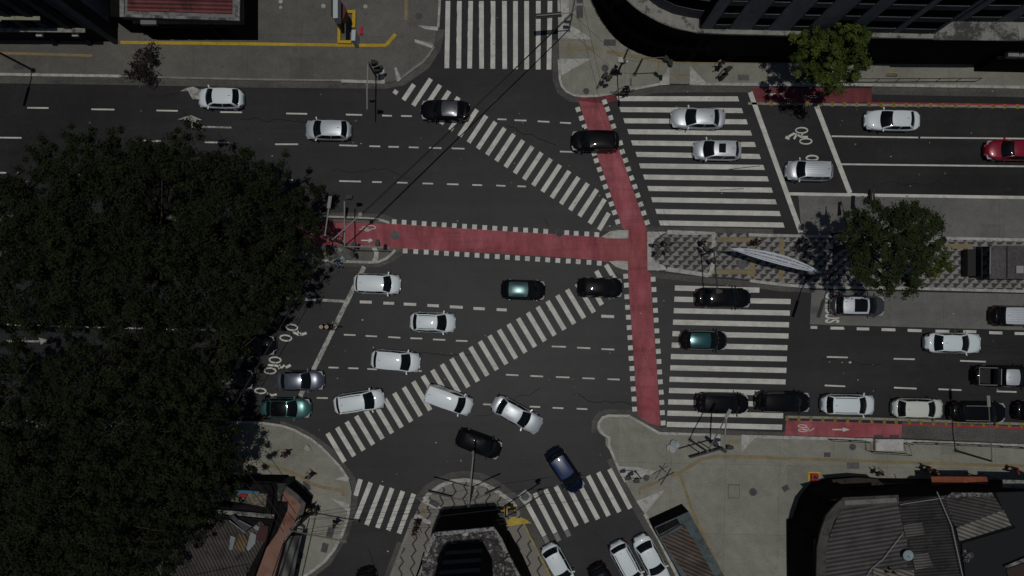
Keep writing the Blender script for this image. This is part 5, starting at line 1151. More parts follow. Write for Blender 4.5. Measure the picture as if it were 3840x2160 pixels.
def corr(name, c0, c1, ang, pitch=.22, dirt=(.03, .026, .024), thr=.56):
    def f(nt, b):
        v = coords(nt, (1, 1, 1), (0, 0, R(ang)))
        s_ = N(nt, 'ShaderNodeSeparateXYZ'); nt.links.new(v, s_.inputs[0])
        wv = mth(nt, 'ADD', mth(nt, 'MULTIPLY', mth(nt, 'SINE', mth(nt, 'MULTIPLY', s_.outputs[1], 2 * math.pi / pitch)), .5), .5)
        vs = coords(nt, (.15, 1.6, 1), (0, 0, R(ang)))
        col = mix(nt, noise_ramp(nt, vs, 1.3, c0, c1, .3, .7, 7), noise_ramp(nt, coords(nt), .7, g3(.6), g3(1.25), .3, .7, 8), .9)
        n = N(nt, 'ShaderNodeTexNoise'); n.inputs['Scale'].default_value = .9; n.inputs['Detail'].default_value = 9; n.inputs['Roughness'].default_value = .7; nt.links.new(coords(nt), n.inputs['Vector'])
        col = mix(nt, col, dirt, mth(nt, 'MULTIPLY', mth(nt, 'GREATER_THAN', n.outputs['Fac'], thr), .75), 'MIX')
        col = mix(nt, mix(nt, col, g3(.30), 1.0), col, wv, 'MIX')
        nt.links.new(col, b.inputs['Base Color']); bump(nt, b, wv, .8, .05)
    return mat(name, c0, .85, build=f)
def ridged(poly, h, ang, pitch, amp):
    """clip-free corrugated sheet: returns MB of the flat polygon slightly below plus ridge bars clipped to its box"""
    return None
def bld(name, label, cat='building'):
    t = thing(name, label, cat, (0, 0, 0)); return t
def wp(pts, h): return [tuple(W(x, y, h)[:2]) for x, y in pts]
def band(m, p0, p1, out, z0, z1):   # a box along wall p0->p1 standing out by 'out'
    d = Vector((p1[0] - p0[0], p1[1] - p0[1])); n = Vector((d.y, -d.x)).normalized()
    c = (Vector(p0) + Vector(p1)) / 2 + n * out / 2
    m.box((c.x, c.y, (z0 + z1) / 2), (d.length, abs(out), z1 - z0), math.atan2(d.y, d.x))
def inset_w(pts, d): return [(p[0] + d, p[1] + d) for p in pts]
def PB(name, material, parent, p0, p1, out, z0, z1):
    m = MB(); band(m, p0, p1, out, z0, z1); return m.build(name, material, parent)
# --- tower block, top right
t = bld('tower_block', 'dark tower block with rounded corner and stained ledge over the upper pavement')
base = [(2175, -130), (2196, -60), (2214, 0), (2230, 36), (2248, 71), (2270, 103), (2293, 132), (2320, 158), (2349, 179), (2376, 193), (2404, 205), (2440, 216), (2479, 226), (2525, 232), (2572, 234), (2880, 236), (3240, 240), (3648, 243), (4400, 252), (4400, -900), (2175, -900)]
g0 = P2(base); HP = 9.7
roofl = [(2330, -215), (2335, -130), (2340, -70), (2342, -30), (2349, 0), (2366, 16), (2386, 33), (2412, 51), (2442, 68), (2470, 83), (2501, 96), (2527, 105), (2554, 112), (2609, 123), (2703, 127), (2880, 131), (3240, 140), (3640, 148), (4560, 165)]
g1 = wp(roofl, HP) + [g0[-2], (W(2330, -215, HP).x, g0[-1][1])]
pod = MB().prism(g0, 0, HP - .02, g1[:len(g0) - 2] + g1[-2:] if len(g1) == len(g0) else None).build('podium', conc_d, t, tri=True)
mw = MB()
for i in range(len(base) - 6):
    p, q_ = g0[i], g0[i + 1]; d = Vector(q_) - Vector(p); nn = max(1, round(d.length / 3.0))
    for k in range(nn):
        a_ = Vector(p) + d * ((k + .12) / nn); b_ = Vector(p) + d * ((k + .88) / nn); PB('shop_window', wind, t, a_, b_, .03, .4, 3.6); PB('shop_window', wind, t, a_, b_, .03, 5.2, 8.0)
# parapet kerb around the podium + ledge sheet
lz = HP + .01
MB().prism(g1, HP - .3, HP + .06).build('ledge', ledge, t, tri=True)
MB().stroke(inset_w(g1[4:14], .08), .14, HP + .16, z0=HP + .06).build('parapet', ledge, t)
terr = wp([(3503, 124), (3581, 77), (3814, 79), (3824, 152), (3500, 150)], HP + .07)
tf0, tf1 = W(2628, 104, HP + .06), W(3503, 123, HP + .06)
T0, T1 = Vector(tf0[:2]), Vector(tf1[:2]); TH = 26
Tp = [tuple(T0), tuple(T1), tuple(W(3581, 77, HP)[:2]), tuple(W(4300, 84, HP)[:2]), (60, 60), (T0.x + .2, 60)]
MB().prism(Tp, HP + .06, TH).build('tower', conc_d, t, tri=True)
MB().sheet(terr, HP + .075).build('terrace', ledge2, t)
dT = (T1 - T0); LT = dT.length; uT = dT / LT
span_m = mat('spandrel', (.05,) * 3, .8, build=wallf((.05, .05, .056), (.09, .09, .095)))
def facade(P0, P1, bays, colw, z0, zt, fh=3.1, co=.10):
    d = Vector(P1) - Vector(P0); L_ = d.length; u = d / L_
    for k in range(bays + 1):
        c = Vector(P0) + u * (L_ * k / bays); a_ = c - u * min(colw / 2, L_ * k / bays + .01); b_ = c + u * min(colw / 2, L_ * (1 - k / bays) + .01)
        PB('column', conc_f, t, a_, b_, co, z0, zt)
    for j in range(int((zt - z0) / fh)):
        zb_ = z0 + j * fh
        for k in range(bays):
            a_ = Vector(P0) + u * (L_ * k / bays + colw / 2 + .01); b_ = Vector(P0) + u * (L_ * (k + 1) / bays - colw / 2 - .01)
            PB('spandrel', span_m, t, a_, b_, .05, zb_, zb_ + 1.25)
            w_ = PB('window', wind, t, a_ + u * .1, b_ - u * .1, .02, zb_ + 1.30, zb_ + fh - .25); PB('window_sill', conc_f, w_, a_ + u * .1, b_ - u * .1, .11, zb_ + 1.26, zb_ + 1.32)
facade(T0, T0 + uT * (LT * .66), 4, 1.7, HP + .07, TH)
facade(T0 + uT * (LT * .66), T1, 2, .5, HP + .07, TH)
facade(Vector(Tp[2]), Vector(Tp[3]), 4, 1.2, HP + .07, TH)
# curved drum of the corner
drum = wp([(2300, -160), (2345, -95), (2390, -40), (2431, 0), (2470, 29), (2523, 53), (2582, 66), (2624, 72), (2640, -200)], HP)
MB().prism(drum, HP + .06, HP + 2.2).build('drum_wall', mat('drum_render', (.08,) * 3, .9, build=wallf((.085, .085, .095), (.13, .13, .14))), t, tri=True)
cen = Vector((sum(p[0] for p in drum) / len(drum), sum(p[1] for p in drum) / len(drum)))
sh = lambda f: [tuple(cen + (Vector(p) - cen) * f) for p in drum]
MB().prism(sh(.97), HP + 2.2, 26).build('drum_glazing', wind, t, tri=True)
for j in range(4): MB().prism(sh(.985), HP + 4.6 + 3.1 * j, HP + 4.75 + 3.1 * j).build('floor_ring', conc_f, t, tri=True)
# neighbour, extreme top right
t = bld('shop_building', 'black-fronted shop with pale roof slabs at the right end of the upper pavement')
p = P2([(3650, 246), (3650, 270), (4400, 285), (4400, 240)]); MB().prism(p, 0, 4.6).build('wall', conc_d, t)
MB().prism(wp([(3783, 152), (3822, 154), (3822, 212), (3781, 211)], 5.6), 4.9, 5.6).build('roof_slab', ledge, t)
MB().prism(wp([(3824, 158), (4300, 170), (4300, 220), (3824, 212)], 5.5), 4.9, 5.5).build('roof_slab', ledge, t); MB().prism(P2([(3670, 248), (3672, 262), (4300, 275), (4300, 246)]), 4.6, 4.9).build('roof', bitu, t)
# --- top-left tower
t = bld('office_block', 'dark office block with pale ledges at the upper-left frame corner')
g = P2([(-700, 148), (0, 152), (445, 157), (445, -900), (-700, -900)])
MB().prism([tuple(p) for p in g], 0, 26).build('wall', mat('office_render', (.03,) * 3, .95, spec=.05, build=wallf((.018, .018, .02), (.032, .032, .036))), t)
a0, a1 = Vector(P2([(-300, 149.5)])[0]), Vector(P2([(445, 157)])[0])
d = (a1 - a0); Ln = d.length; u = d / Ln; dcm = mat('dark_column', (.05,) * 3, .9, build=wallf((.035, .035, .04), (.06, .06, .066)))
for k in range(10):
    c = a0 + u * (Ln * (k + .5) / 10); PB('column', dcm, t, c - u * .3, c + u * .3, .08, 4.45, 26)
for j in range(6):
    zb_ = 4.3 + j * 3.4
    for k in range(10): PB('window', wind, t, a0 + u * (Ln * (k + .06) / 10), a0 + u * (Ln * (k + .44) / 10), .03, zb_ + 1.1, zb_ + 3.0)
lg = MB(); band(lg, a0, a1 - u * 1.2, .36, 4.3, 4.42); lg.build('lower_ledge', ledge, t)
lg = MB(); band(lg, a0, a0 + u * (Ln * .62), .42, 7.7, 7.85); band(lg, a0 + u * (Ln * .62), a0 + u * (Ln * .80), .3, 7.7, 7.86); lg.build('upper_ledge', mat('ledge_green', (.3, .3, .2), .9, build=roofdirt((.26, .27, .17), (.34, .34, .25), (.12, .12, .1), .6)), t)
e0 = Vector(P2([(445, 157)])[0]); m = MB(); band(m, Vector((e0.x, e0.y + .2)), Vector((e0.x, e0.y + 20)), -.0001 or .05, 0, 1); 
m = MB(); m.box((e0.x + .03, e0.y + 3.9, 14), (.06, 5.6, 23)).build('side_wall', blu_w, t)
m = MB(); m.box((e0.x - .15, e0.y - .12, 13), (.34, .3, 26)).build('corner_pier', mat('pier_grey', (.08,) * 3, .9, build=wallf((.075, .075, .08), (.11, .11, .12))), t)
for lab, x in (('air conditioner box left of the dark office front', 145), ('air conditioner box right of the dark office front', 280)):
    c = W(x, 121, 3.6); o = MB().box((c.x, a0.y - .42, 3.4), (.5, .36, .32)).build('air_conditioner', t_ := mat('ac_pale', (.5, .52, .46), .6)); tag(o, lab, 'air conditioner', 'air conditioners on the office front')
for lab, x, y in (('black post between left pavement planters', 219, 157), ('black post near the yellow line start', 348, 162)):
    c = W(x, y); tag(MB().prism([(c.x - .14, c.y - .14), (c.x + .14, c.y - .14), (c.x + .14, c.y + .14), (c.x - .14, c.y + .14)], SW, .95, [(c.x - .1, c.y - .1), (c.x + .1, c.y - .1), (c.x + .1, c.y + .1), (c.x - .1, c.y + .1)]).build('bollard', trim), lab, 'bollard', 'black posts by the office')
# --- red roof
t = bld('canopy_building', 'low building with ribbed red roof and pale parapet at the frame top')
RH = 5.8
def rp(pts, h=RH): return wp(pts, h)
outer = [(455, -600), (455, 67), (912, 88), (910, -600)]
outer = [(455, -600), (456, 66), (899, 80), (906, -600)]
MB().prism(rp(outer), RH - .6, RH).build('roof_slab', mat('fascia', (.10,) * 3, .8, build=wallf((.10, .11, .105), (.15, .16, .155))), t)
par = rp([(460, -600), (461, 61), (893, 75), (899, -600)]); MB().stroke(par, .42, RH + .25, z0=RH).build('parapet', ledge2, t)
MB().prism(rp([(466, -600), (466, 56), (887, 68), (891, -600)]), RH, RH + .05).build('gutter_strip', mat('gutter_grey', (.2,) * 3, .8, build=roofdirt((.17, .165, .16), (.24, .23, .22), (.1, .09, .09), .55)), t)
MB().prism(rp([(480, -600), (480, 42), (872, 54), (876, -600)]), RH + .05, RH + .16).build('ribbed_roof', corr('red_corrugated', (.17, .045, .045), (.26, .085, .085), 1.5, .34, (.08, .03, .03), .6), t)
MB().prism(P2([(575, -600), (575, 150), (970, 153), (970, -600)]), 0, RH - .6).build('wall', bitu, t)
MB().prism(P2([(497, -600), (495, 125), (575, 128), (575, -600)]), 0, RH - .6).build('side_wall', conc_d, t)
for k in range(6):
    x = 590 + 64 * k; a_, b_ = P2([(x, 150.5), (x + 52, 151)]); PB('shop_window', wind, t, a_, b_, .04, .3, 4.2)
c = W(560, 78, 5); MB().box((c.x, c.y - .1, 5.0), (1.3, .5, .5)).build('sign_lamp', mat('lampbox', (.2,) * 3, .6), t)
# --- stone island building
t = bld('corner_building', 'dark corner building with peeling white roof terrace on the stone island')
b1 = [(1660, 1911), (1857, 1895), (1902, 1978), (1896, 1990), (1880, 2400), (1600, 2400), (1622, 2000)]
BH = 10.6
MB().prism(P2(b1), 0, BH).build('wall', bitu, t, tri=True)
MB().prism(P2(b1), BH, BH + .08).build('roof_terrace', peel, t, tri=True)
b2 = [(1897, 1994), (1910, 1990), (1962, 2085), (2070, 2330), (1890, 2330)]
MB().prism(P2(b2), 0, 9.4).build('wing', bitu, t, tri=True); MB().prism(P2(b2), 9.4, 9.48).build('wing_roof', peel, t, tri=True)
b3 = [(1592, 2072), (1622, 2062), (1640, 2400), (1500, 2400)]
MB().prism(P2(b3), 0, 9.4).build('wing', bitu, t, tri=True); MB().prism(P2(b3), 9.4, 9.48).build('wing_roof', peel, t, tri=True)
tw = wp(crop(1560, 1740, 3.45, 415, 1035, 870, 1005, 985, 1225, 1010, 1700, 300, 1700, 300, 1240), BH)
MB().prism(tw, BH + .08, 30).build('tower', bitu, t, tri=True)
m1, m2 = MB(), MB(); A0, A1 = Vector(tw[0]), Vector(tw[1])
if A0.x > A1.x: A0, A1 = A1, A0
fl = lambda p0, p1, o_, za, zb_: m1.box(((p0.x + p1.x) / 2, (p0.y + p1.y) / 2 + o_ / 2, (za + zb_) / 2), ((p1 - p0).length, o_, zb_ - za), math.atan2(p1.y - p0.y, p1.x - p0.x))
for j in range(6):
    m1 = MB(); fl(A0, A1, .05, BH + 2.9 + 3.1 * j, BH + 4.1 + 3.1 * j); m1.build('spandrel', mat('spandrel_blue', (.04,) * 3, .8, build=wallf((.035, .037, .045), (.055, .057, .066))), t)
m = MB(); ps = wp(crop(1560, 1740, 3.45, 248, 893, 640, 862, 1005, 825, 1090, 960, 1172, 1140), BH); m.stroke(ps, .28, BH + .4, z0=BH + .08); m.stroke(wp(crop(1560, 1740, 3.45, 248, 893, 175, 1050, 108, 1230), BH), .28, BH + .4, z0=BH + .08); m.build('parapet', peelw, t)
c = W(*crop(1560, 1740, 3.45, 640, 885)[0], BH); MB().box((c.x, c.y, BH + .2), (.4, .35, .3)).build('roof_box', rampw, t)
MB().stroke(wp(crop(1560, 1740, 3.45, 1065, 1295, 1205, 1212, 1330, 1440), 9.5), .2, 9.7, z0=9.48).stroke(wp(crop(1560, 1740, 3.45, 255, 1358, 90, 1300, 40, 1449), 9.5), .2, 9.7, z0=9.48).build('wing_parapet', peelw, t)
# --- bottom right building
t = bld('corrugated_building', 'wide building with grey corrugated roofs at the lower right')
left_b = z(3, 3, 185, 880, 240, 862, 310, 655, 370, 570, 430, 505, 600, 458)
tail_b = [(4300, 2700), (2962, 2700), (2950, 2110), (2949, 1949)]
b = left_b + z(3, 3, 900, 440, 1100, 462, 1480, 466, 2040, 472, 2700, 480) + [(4300, 1812)] + tail_b
MB().prism(P2(b), 0, 2.9).build('wall', bitu, t, tri=True)
back = [tuple(v) for v in wp(z(3, 3, 620, 700, 750, 692, 1300, 660, 2280, 612), 8.9)]
MB().prism(P2(left_b) + back + P2([(4300, 1840)]) + P2(tail_b), 2.9, 8.6).build('upper_wall', bitu, t, tri=True)
HB = 8.9
rc = [z(3, 3, 500, 1449)[0], (3060, 2600)] + [(4300, 2600), (4300, 1850)] + z(3, 3, 2280, 610, 1300, 660, 750, 692, 690, 745, 600, 850, 545, 1000, 510, 1150)
MB().prism(wp(rc, HB), 8.6, HB).build('flat_roof', bitu, t, tri=True)
pr = wp(z(3, 3, 1300, 675, 755, 700, 700, 755, 612, 860, 560, 1010, 528, 1160, 522, 1449, 525, 1700), HB); MB().stroke(pr, .75, HB + .35, z0=HB).build('parapet', mat('parapet_dark', (.06,) * 3, .9, build=roofdirt((.06, .058, .055), (.10, .095, .09), (.04, .038, .036), .55)), t)
co1 = corr('corrugated_grey', (.085, .08, .078), (.14, .132, .128), -9, .33, (.06, .055, .052), .66); co2 = corr('corrugated_dark', (.045, .042, .041), (.07, .065, .064), -4, .24)
co3 = corr('corrugated_pale', (.20, .19, .165), (.28, .265, .23), 20, .30, (.08, .075, .06), .66); co4 = corr('corrugated_mid', (.13, .125, .115), (.19, .18, .165), -6, .22, (.05, .045, .04), .62)
co5 = corr('corrugated_slope', (.07, .065, .062), (.11, .10, .096), 12, .26)
def rs(pts, h0, material, name='roof_sheet', c_=3, r_=3, th=.12): MB().prism(wp(z(c_, r_, *pts), h0 + th), h0, h0 + th).build(name, material, t, tri=True)
rs((775, 735, 1310, 712, 1345, 900, 1400, 1090, 1400, 1700, 560, 1700, 560, 1449, 590, 1160, 640, 990, 700, 860), HB + .02, co1)
rs((1300, 700, 1780, 640, 1850, 900, 1920, 1160, 1990, 1700, 1400, 1700, 1400, 1090, 1350, 900), HB + .02, co2)
rs((1780, 640, 2275, 650, 2370, 790, 1900, 960, 1850, 900), HB + .03, co5); rs((1895, 965, 2370, 785, 2450, 940, 1925, 1100), HB + .06, co3)
rs((1360, 940, 1550, 905, 1575, 1030, 1385, 1060), HB + .18, co4, 'roof_patch'); rs((1450, 1240, 1610, 1210, 1660, 1350, 1480, 1390), HB + .18, co4, 'roof_patch')
rs((1060, 1370, 1470, 1390, 1480, 1700, 1060, 1700), HB + .18, co3, 'roof_patch'); rs((1850, 610, 2260, 612, 2270, 650, 1790, 660), HB + .08, mat('foil', (.22,) * 3, .4, build=roofdirt((.2, .2, .2), (.3, .3, .3), (.03,) * 3, .48, 5)), 'roof_flashing')
rs((770, 690, 1290, 662, 1300, 708, 775, 738), HB + .36, mat('coping', (.2,) * 3, .9, build=roofdirt((.15, .15, .145), (.21, .21, .2), (.08,) * 3, .6)), 'coping')
MB().prism(wp(z(3, 3, 640, 480, 900, 458, 1100, 474, 1200, 560, 700, 580), 2.95), 2.9, 2.96).build('brown_terrace', mat('brown_flat', (.05,) * 3, .9, build=roofdirt((.035, .028, .024), (.05, .042, .036), (.016,) * 3, .58)), t, tri=True)
rs((1950, 1120, 2576, 940, 4000, 900, 4000, 1700, 2010, 1700), HB + .05, mat('dark_court', (.012, .013, .016), .8), 'dark_terrace')
rs((2290, 610, 2576, 600, 4000, 600, 4000, 1060, 2576, 1060, 2400, 860), HB + .04, mat('dark_court', (.012, .013, .016), .8), 'dark_terrace')
rs((2380, 1350, 2576, 1270, 2900, 1150, 2900, 1200, 2576, 1310, 2400, 1370), HB + .5, ledge2, 'roof_beam'); rs((2400, 1380, 2900, 1210, 2900, 1700, 2470, 1700), HB + .2, mat('redbrown_roof', (.05, .03, .028), .9), 'roof_sheet')
m = MB(); m.tube([W(*p, HB + .6) for p in z(3, 3, 1700, 600, 1850, 950, 1960, 1449)], .035, 6); m.tube([W(*p, HB + .5) for p in z(3, 3, 1360, 1020, 1160, 1280, 1040, 1380, 1000, 1449)], .03, 6); m.tube([W(*p, HB + .4) for p in z(3, 3, 1330, 730, 1770, 662)], .03, 6); m.build('roof_pipe', mat('pipe_pale', (.3, .3, .3), .7), t)
c = W(*z(3, 3, 1415, 1245)[0], HB + .9); o = thing('satellite_dish', 'pale blue satellite dish on the corrugated roof', 'satellite dish', (c.x, c.y, HB + .1))
q = MB(); q.add(*grid(lambda u, v: (.42 * v * math.cos(u * 6.2832), .42 * v * math.sin(u * 6.2832), .62 + .12 * v * v), 20, 4)); q.add(*grid(lambda u, v: (.42 * v * math.cos(u * 6.2832), .42 * v * math.sin(u * 6.2832), .60 + .12 * v * v), 20, 4, flip=True)); q.build('reflector', mat('dish', (.26, .34, .37), .5), o)
MB().tube([(0, 0, 0), (0, 0, .6)], .04).tube([(0, 0, .62), (.05, -.1, 1.0)], .015).ball((.05, -.1, 1.0), .05).build('stand', galv, o)
for k in range(3):
    c = W(*z(3, 3, (1160, 1195, 1235)[k], (1405, 1375, 1410)[k])[0], HB); MB().tube([(c.x, c.y, HB), (c.x + .1, c.y + .15, HB + .9)], .08, 8).build('chimney_stub', mat('rust', (.07, .035, .025), .9), t)
c = W(*z(3, 3, 2020, 1240)[0], HB + .3); tag(MB().ball((c.x, c.y, HB + .3), (.4, .35, .28), 12, 8).ball((c.x - .3, c.y + .15, HB + .2), (.2, .3, .18)).ball((c.x - .15, c.y - .45, HB + .2), (.3, .15, .14)).build('water_tank', peel), 'pale broken tank on the dark terrace at the lower right', 'tank')
# awnings
def awn(label, pts, h, material, g=None):
    top = wp(pts, h); t_ = thing('awning', label, 'awning', (0, 0, 0), 0, g)
    MB().prism(top, h - .1, h).build('canopy', material, t_, tri=True)
    for p in (top[0], top[1]):
        MB().tube([(p[0] + (.2 if p is top[0] else -.2), p[1] - .15, SW), (p[0] + (.2 if p is top[0] else -.2), p[1] - .15, h - .1)], .04, 6).build('post', trim, t_)
    return t_
aw = awn('orange-brown awning over the lower right shopfront', z(3, 3, 1640, 448, 2200, 450, 2230, 556, 1658, 556), 3.9, mat('awning_orange', (.26, .075, .035), .8, build=wallf((.20, .058, .03), (.30, .09, .045))))
MB().prism(wp(z(3, 3, 1658, 540, 2228, 540, 2232, 560, 1658, 560), 3.95), 3.9, 3.96).build('trim_band', mat('awning_bright', (.40, .06, .03), .8), aw)
awn('pale flat awning cut by the frame edge at the lower right', z(3, 3, 2362, 480, 3200, 500, 3200, 590, 2364, 584), 5.0, ledge2)
# --- kiosk
t = bld('kiosk', 'green-grey kiosk with rusty ribbed roof beside the parked white saloon', 'kiosk')
kb = [(2438, 1944), (2561, 1886)]; KH = 3.9
kr = z(2, 3, 1432, 958, 1780, 800, 2135, 1449) + [(2810, 2330), (2640, 2330)] + z(2, 3, 1700, 1449, 1475, 1055)
kx = wp(kr, KH); MB().prism([(p[0] * 95 / (95 - KH) * .9999 * (95 - KH) / 95, p[1]) for p in kx], 0, KH - .12).build('wall', bitu, t, tri=True)
gk = mat('kiosk_paint', (.07, .10, .10), .7, build=roofdirt((.06, .085, .09), (.11, .145, .145), (.045, .055, .055), .56))
MB().prism(kx, KH - .12, KH).build('roof_frame', gk, t, tri=True)
MB().prism(wp(z(2, 3, 1440, 965, 1660, 868, 1690, 920, 1480, 1035), KH), KH, KH + .02).build('dark_panel', bitu, t)
ck = corr('kiosk_corrugated', (.10, .075, .06), (.17, .14, .12), 24, .30, (.14, .055, .022), .58)
MB().prism(wp(z(2, 3, 1495, 1075, 1740, 950, 1800, 1040, 2040, 1449) + [(2750, 2330), (2660, 2330)] + z(2, 3, 1760, 1449), KH), KH, KH + .06).build('ribbed_roof', ck, t, tri=True)
MB().tube([W(*p, KH + .12) for p in z(2, 3, 1480, 1055, 1540, 1030, 1700, 930, 1735, 950)], .06, 6).build('gutter_pipe', trim, t)
m = MB()
for a_, b_ in (((1720, 840), (1900, 1170)), ((1830, 860), (1690, 930)), ((1900, 1200), (1950, 1190)), ((1980, 1310), (2030, 1290))): m.tube([W(*z(2, 3, *a_)[0], KH + .03), W(*z(2, 3, *b_)[0], KH + .03)], .015, 4)
m.build('seam', ironl, t)
# planter / bench near the two people on the island (low wall)
# --- bottom-left buildings
t = bld('terracotta_roof_building', 'long low building with terracotta roof strip beside the lower-left pavement')
cr = lambda *v: crop(860, 1760, 3.6225, *v)
HT = 3.8
MB().prism(wp(cr(740, 250, 765, 240, 1020, 470, 900, 790, 760, 1010, 640, 1449, 560, 1700, 300, 1700, 365, 1449, 500, 1070, 560, 1000, 500, 990, 640, 700, 660, 430), HT), 0, HT - .1).build('wall', bitu, t, tri=True)
terra = mat('terracotta', (.2, .09, .06), .9, build=roofdirt((.19, .10, .072), (.28, .165, .125), (.17, .055, .045), .58, .5))
MB().prism(wp(cr(745, 262, 1000, 470, 880, 790, 740, 1000, 615, 1449, 560, 1700, 290, 1700, 362, 1449, 500, 1075, 650, 865, 795, 540, 795, 440, 715, 432), HT), HT - .1, HT).build('terracotta_roof', terra, t, tri=True)
MB().stroke(wp(cr(765, 248, 905, 355, 1012, 468, 985, 560, 895, 780), HT), .4, HT + .18, z0=HT - .05).build('parapet', mat('parapet_grey', (.08,) * 3, .9, build=roofdirt((.08, .078, .075), (.13, .125, .12), (.05,) * 3, .55)), t)
t = bld('metal_awning_building', 'ribbed grey metal canopy along the lower-left pavement under the cables')
MB().prism(wp(cr(840, 905, 985, 900, 870, 1449, 820, 1700, 560, 1700, 625, 1449, 745, 1040), 3.2), 3.0, 3.2).build('canopy', corr('canopy_metal', (.10, .10, .098), (.16, .16, .155), 72, 1.2, (.03,) * 3, .62), t, tri=True)
MB().prism(wp(cr(840, 905, 930, 905, 800, 1449, 740, 1700, 560, 1700, 625, 1449, 745, 1040), 3.0), 0, 3.0).build('wall', bitu, t, tri=True)
t = bld('rubble_roof_building', 'dark roofed building with blue sheet and rubble on its open roof')
HR = 4.6
ro = [(700, 1808)] + cr(0, 172, 660, 180, 660, 440, 600, 690) + [(700, 1950)]
MB().prism(wp(ro, HR), 0, HR - .5).build('wall', bitu, t, tri=True)
MB().prism(wp(cr(655, 190, 768, 192, 768, 240, 740, 280, 700, 380, 690, 430, 655, 430), HR - .4), 0, HR - .4).build('side_roof', mat('side_roof', (.06,) * 3, .9, build=roofdirt((.06,) * 3, (.11,) * 3, (.03,) * 3, .5)), t, tri=True)
MB().prism(wp([(700, 1843)] + cr(0, 300, 530, 330, 520, 520, 400, 490, 0, 425) + [(700, 1870)], HR - .45), HR - .5, HR - .35).build('rubble', mat('rubble', (.2,) * 3, .9, build=roofdirt((.16, .14, .10), (.30, .27, .21), (.08, .075, .06), .5, 3.5)), t, tri=True)
MB().prism(wp([(700, 1838)] + cr(0, 285, 240, 292, 400, 305, 400, 335, 0, 335) + [(700, 1850)], HR), HR - .3, HR - .2).build('blue_sheet', mat('blue_sheet', (.05, .13, .22), .7), t, tri=True)
MB().prism(wp(cr(140, 335, 240, 345, 225, 390, 130, 370), HR), HR - .3, HR - .12).build('red_cloth', cloth((.30, .03, .02)), t)
MB().stroke(wp(cr(0, 230, 555, 245, 560, 300, 520, 600), HR), .5, HR, z0=HR - .5).build('rim', bitu, t)
MB().stroke(wp([(700, 1912)] + cr(0, 588, 110, 595, 610, 640), HR), .35, HR + .1, z0=HR - .5).build('rear_coping', ledge2, t)
t = bld('ribbed_roof_building', 'old ribbed roofs with white skylight sheets under the lower-left trees')
HO = 5.2
MB().prism(wp([(400, 1940)] + cr(0, 640, 600, 690, 500, 990, 330, 1449, 250, 1700) + [(400, 2330)], HO), 0, HO - .2).build('wall', bitu, t, tri=True)
cA = corr('ribbed_old', (.075, .066, .062), (.12, .105, .1), 63, .26, (.035, .03, .028), .62)
def rs2(pts, h0, material, name='roof_sheet', pre=(), th=.1): MB().prism(wp(list(pre) + cr(*pts), h0 + th), h0, h0 + th).build(name, material, t, tri=True)
rs2((0, 690, 215, 860, 300, 800, 420, 700, 480, 760, 470, 990, 330, 1240, 230, 1449, 0, 1449), HO - .1, cA, pre=[(420, 2160), (500, 1960), (700, 1935)])
rs2((120, 870, 215, 900, 250, 960, 200, 1130, 60, 1070, 110, 960), HO + .02, corr('ribbed_rust', (.16, .11, .06), (.24, .17, .10), 63, .26, (.08, .06, .04), .62), 'rusty_sheet')
for pts, nm in (((290, 850, 365, 890, 350, 1010, 260, 1110, 230, 1080), 'skylight_sheet'), ((360, 755, 420, 790, 395, 845, 325, 795), 'skylight_sheet'), ((15, 900, 85, 925, 40, 1095, -5, 1090), 'skylight_sheet')):
    rs2(pts, HO + .04, mat('skylight_sheet', (.2,) * 3, .7, build=roofdirt((.19, .21, .21), (.27, .30, .30), (.12, .13, .13), .6)), nm)
rs2((370, 880, 420, 760, 530, 770, 520, 870, 490, 990, 360, 960), HO + .05, mat('maroon_sheet', (.06, .022, .022), .8), 'maroon_sheet')
rs2((0, 640, 215, 850, 300, 775, 130, 690, 60, 620), HO + .1, mat('slate_sheet', (.04, .042, .052), .6), 'slate_sheet'); rs2((-500, 1440, 250, 1290, 200, 1700, -500, 1700), HO + .15, cA)
MB().tube([W(*p, HO + .2) for p in cr(0, 695, 215, 860)], .035, 6).tube([W(*p, HO + .2) for p in cr(130, 690, 300, 780)], .03, 6).build('ridge_pipe', mat('pipe_pale', (.3,) * 3, .7), t)
# ------------------------------------------------------------ trees
def leafmat(name, a, b_, yb=None):
    def f(nt, b):
        n = N(nt, 'ShaderNodeTexNoise'); n.inputs['Scale'].default_value = .9; n.inputs['Detail'].default_value = 4; nt.links.new(coords(nt), n.inputs['Vector'])
        w = N(nt, 'ShaderNodeTexWhiteNoise', noise_dimensions='3D')
        g = N(nt, 'ShaderNodeAttribute', attribute_name='tint', attribute_type='GEOMETRY')
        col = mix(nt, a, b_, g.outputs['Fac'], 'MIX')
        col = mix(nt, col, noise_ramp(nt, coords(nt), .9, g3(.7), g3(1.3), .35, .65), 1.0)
        nt.links.new(col, b.inputs['Base Color'])
        b.inputs['Subsurface Weight'].default_value = 0.0
    return mat(name, a, .75, spec=.12, build=f)
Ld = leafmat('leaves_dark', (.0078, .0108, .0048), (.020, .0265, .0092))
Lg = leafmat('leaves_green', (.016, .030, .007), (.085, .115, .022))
Lm = leafmat('leaves_mid', (.014, .020, .008), (.036, .050, .016))
bark = mat('bark', (.05, .04, .032), .95)
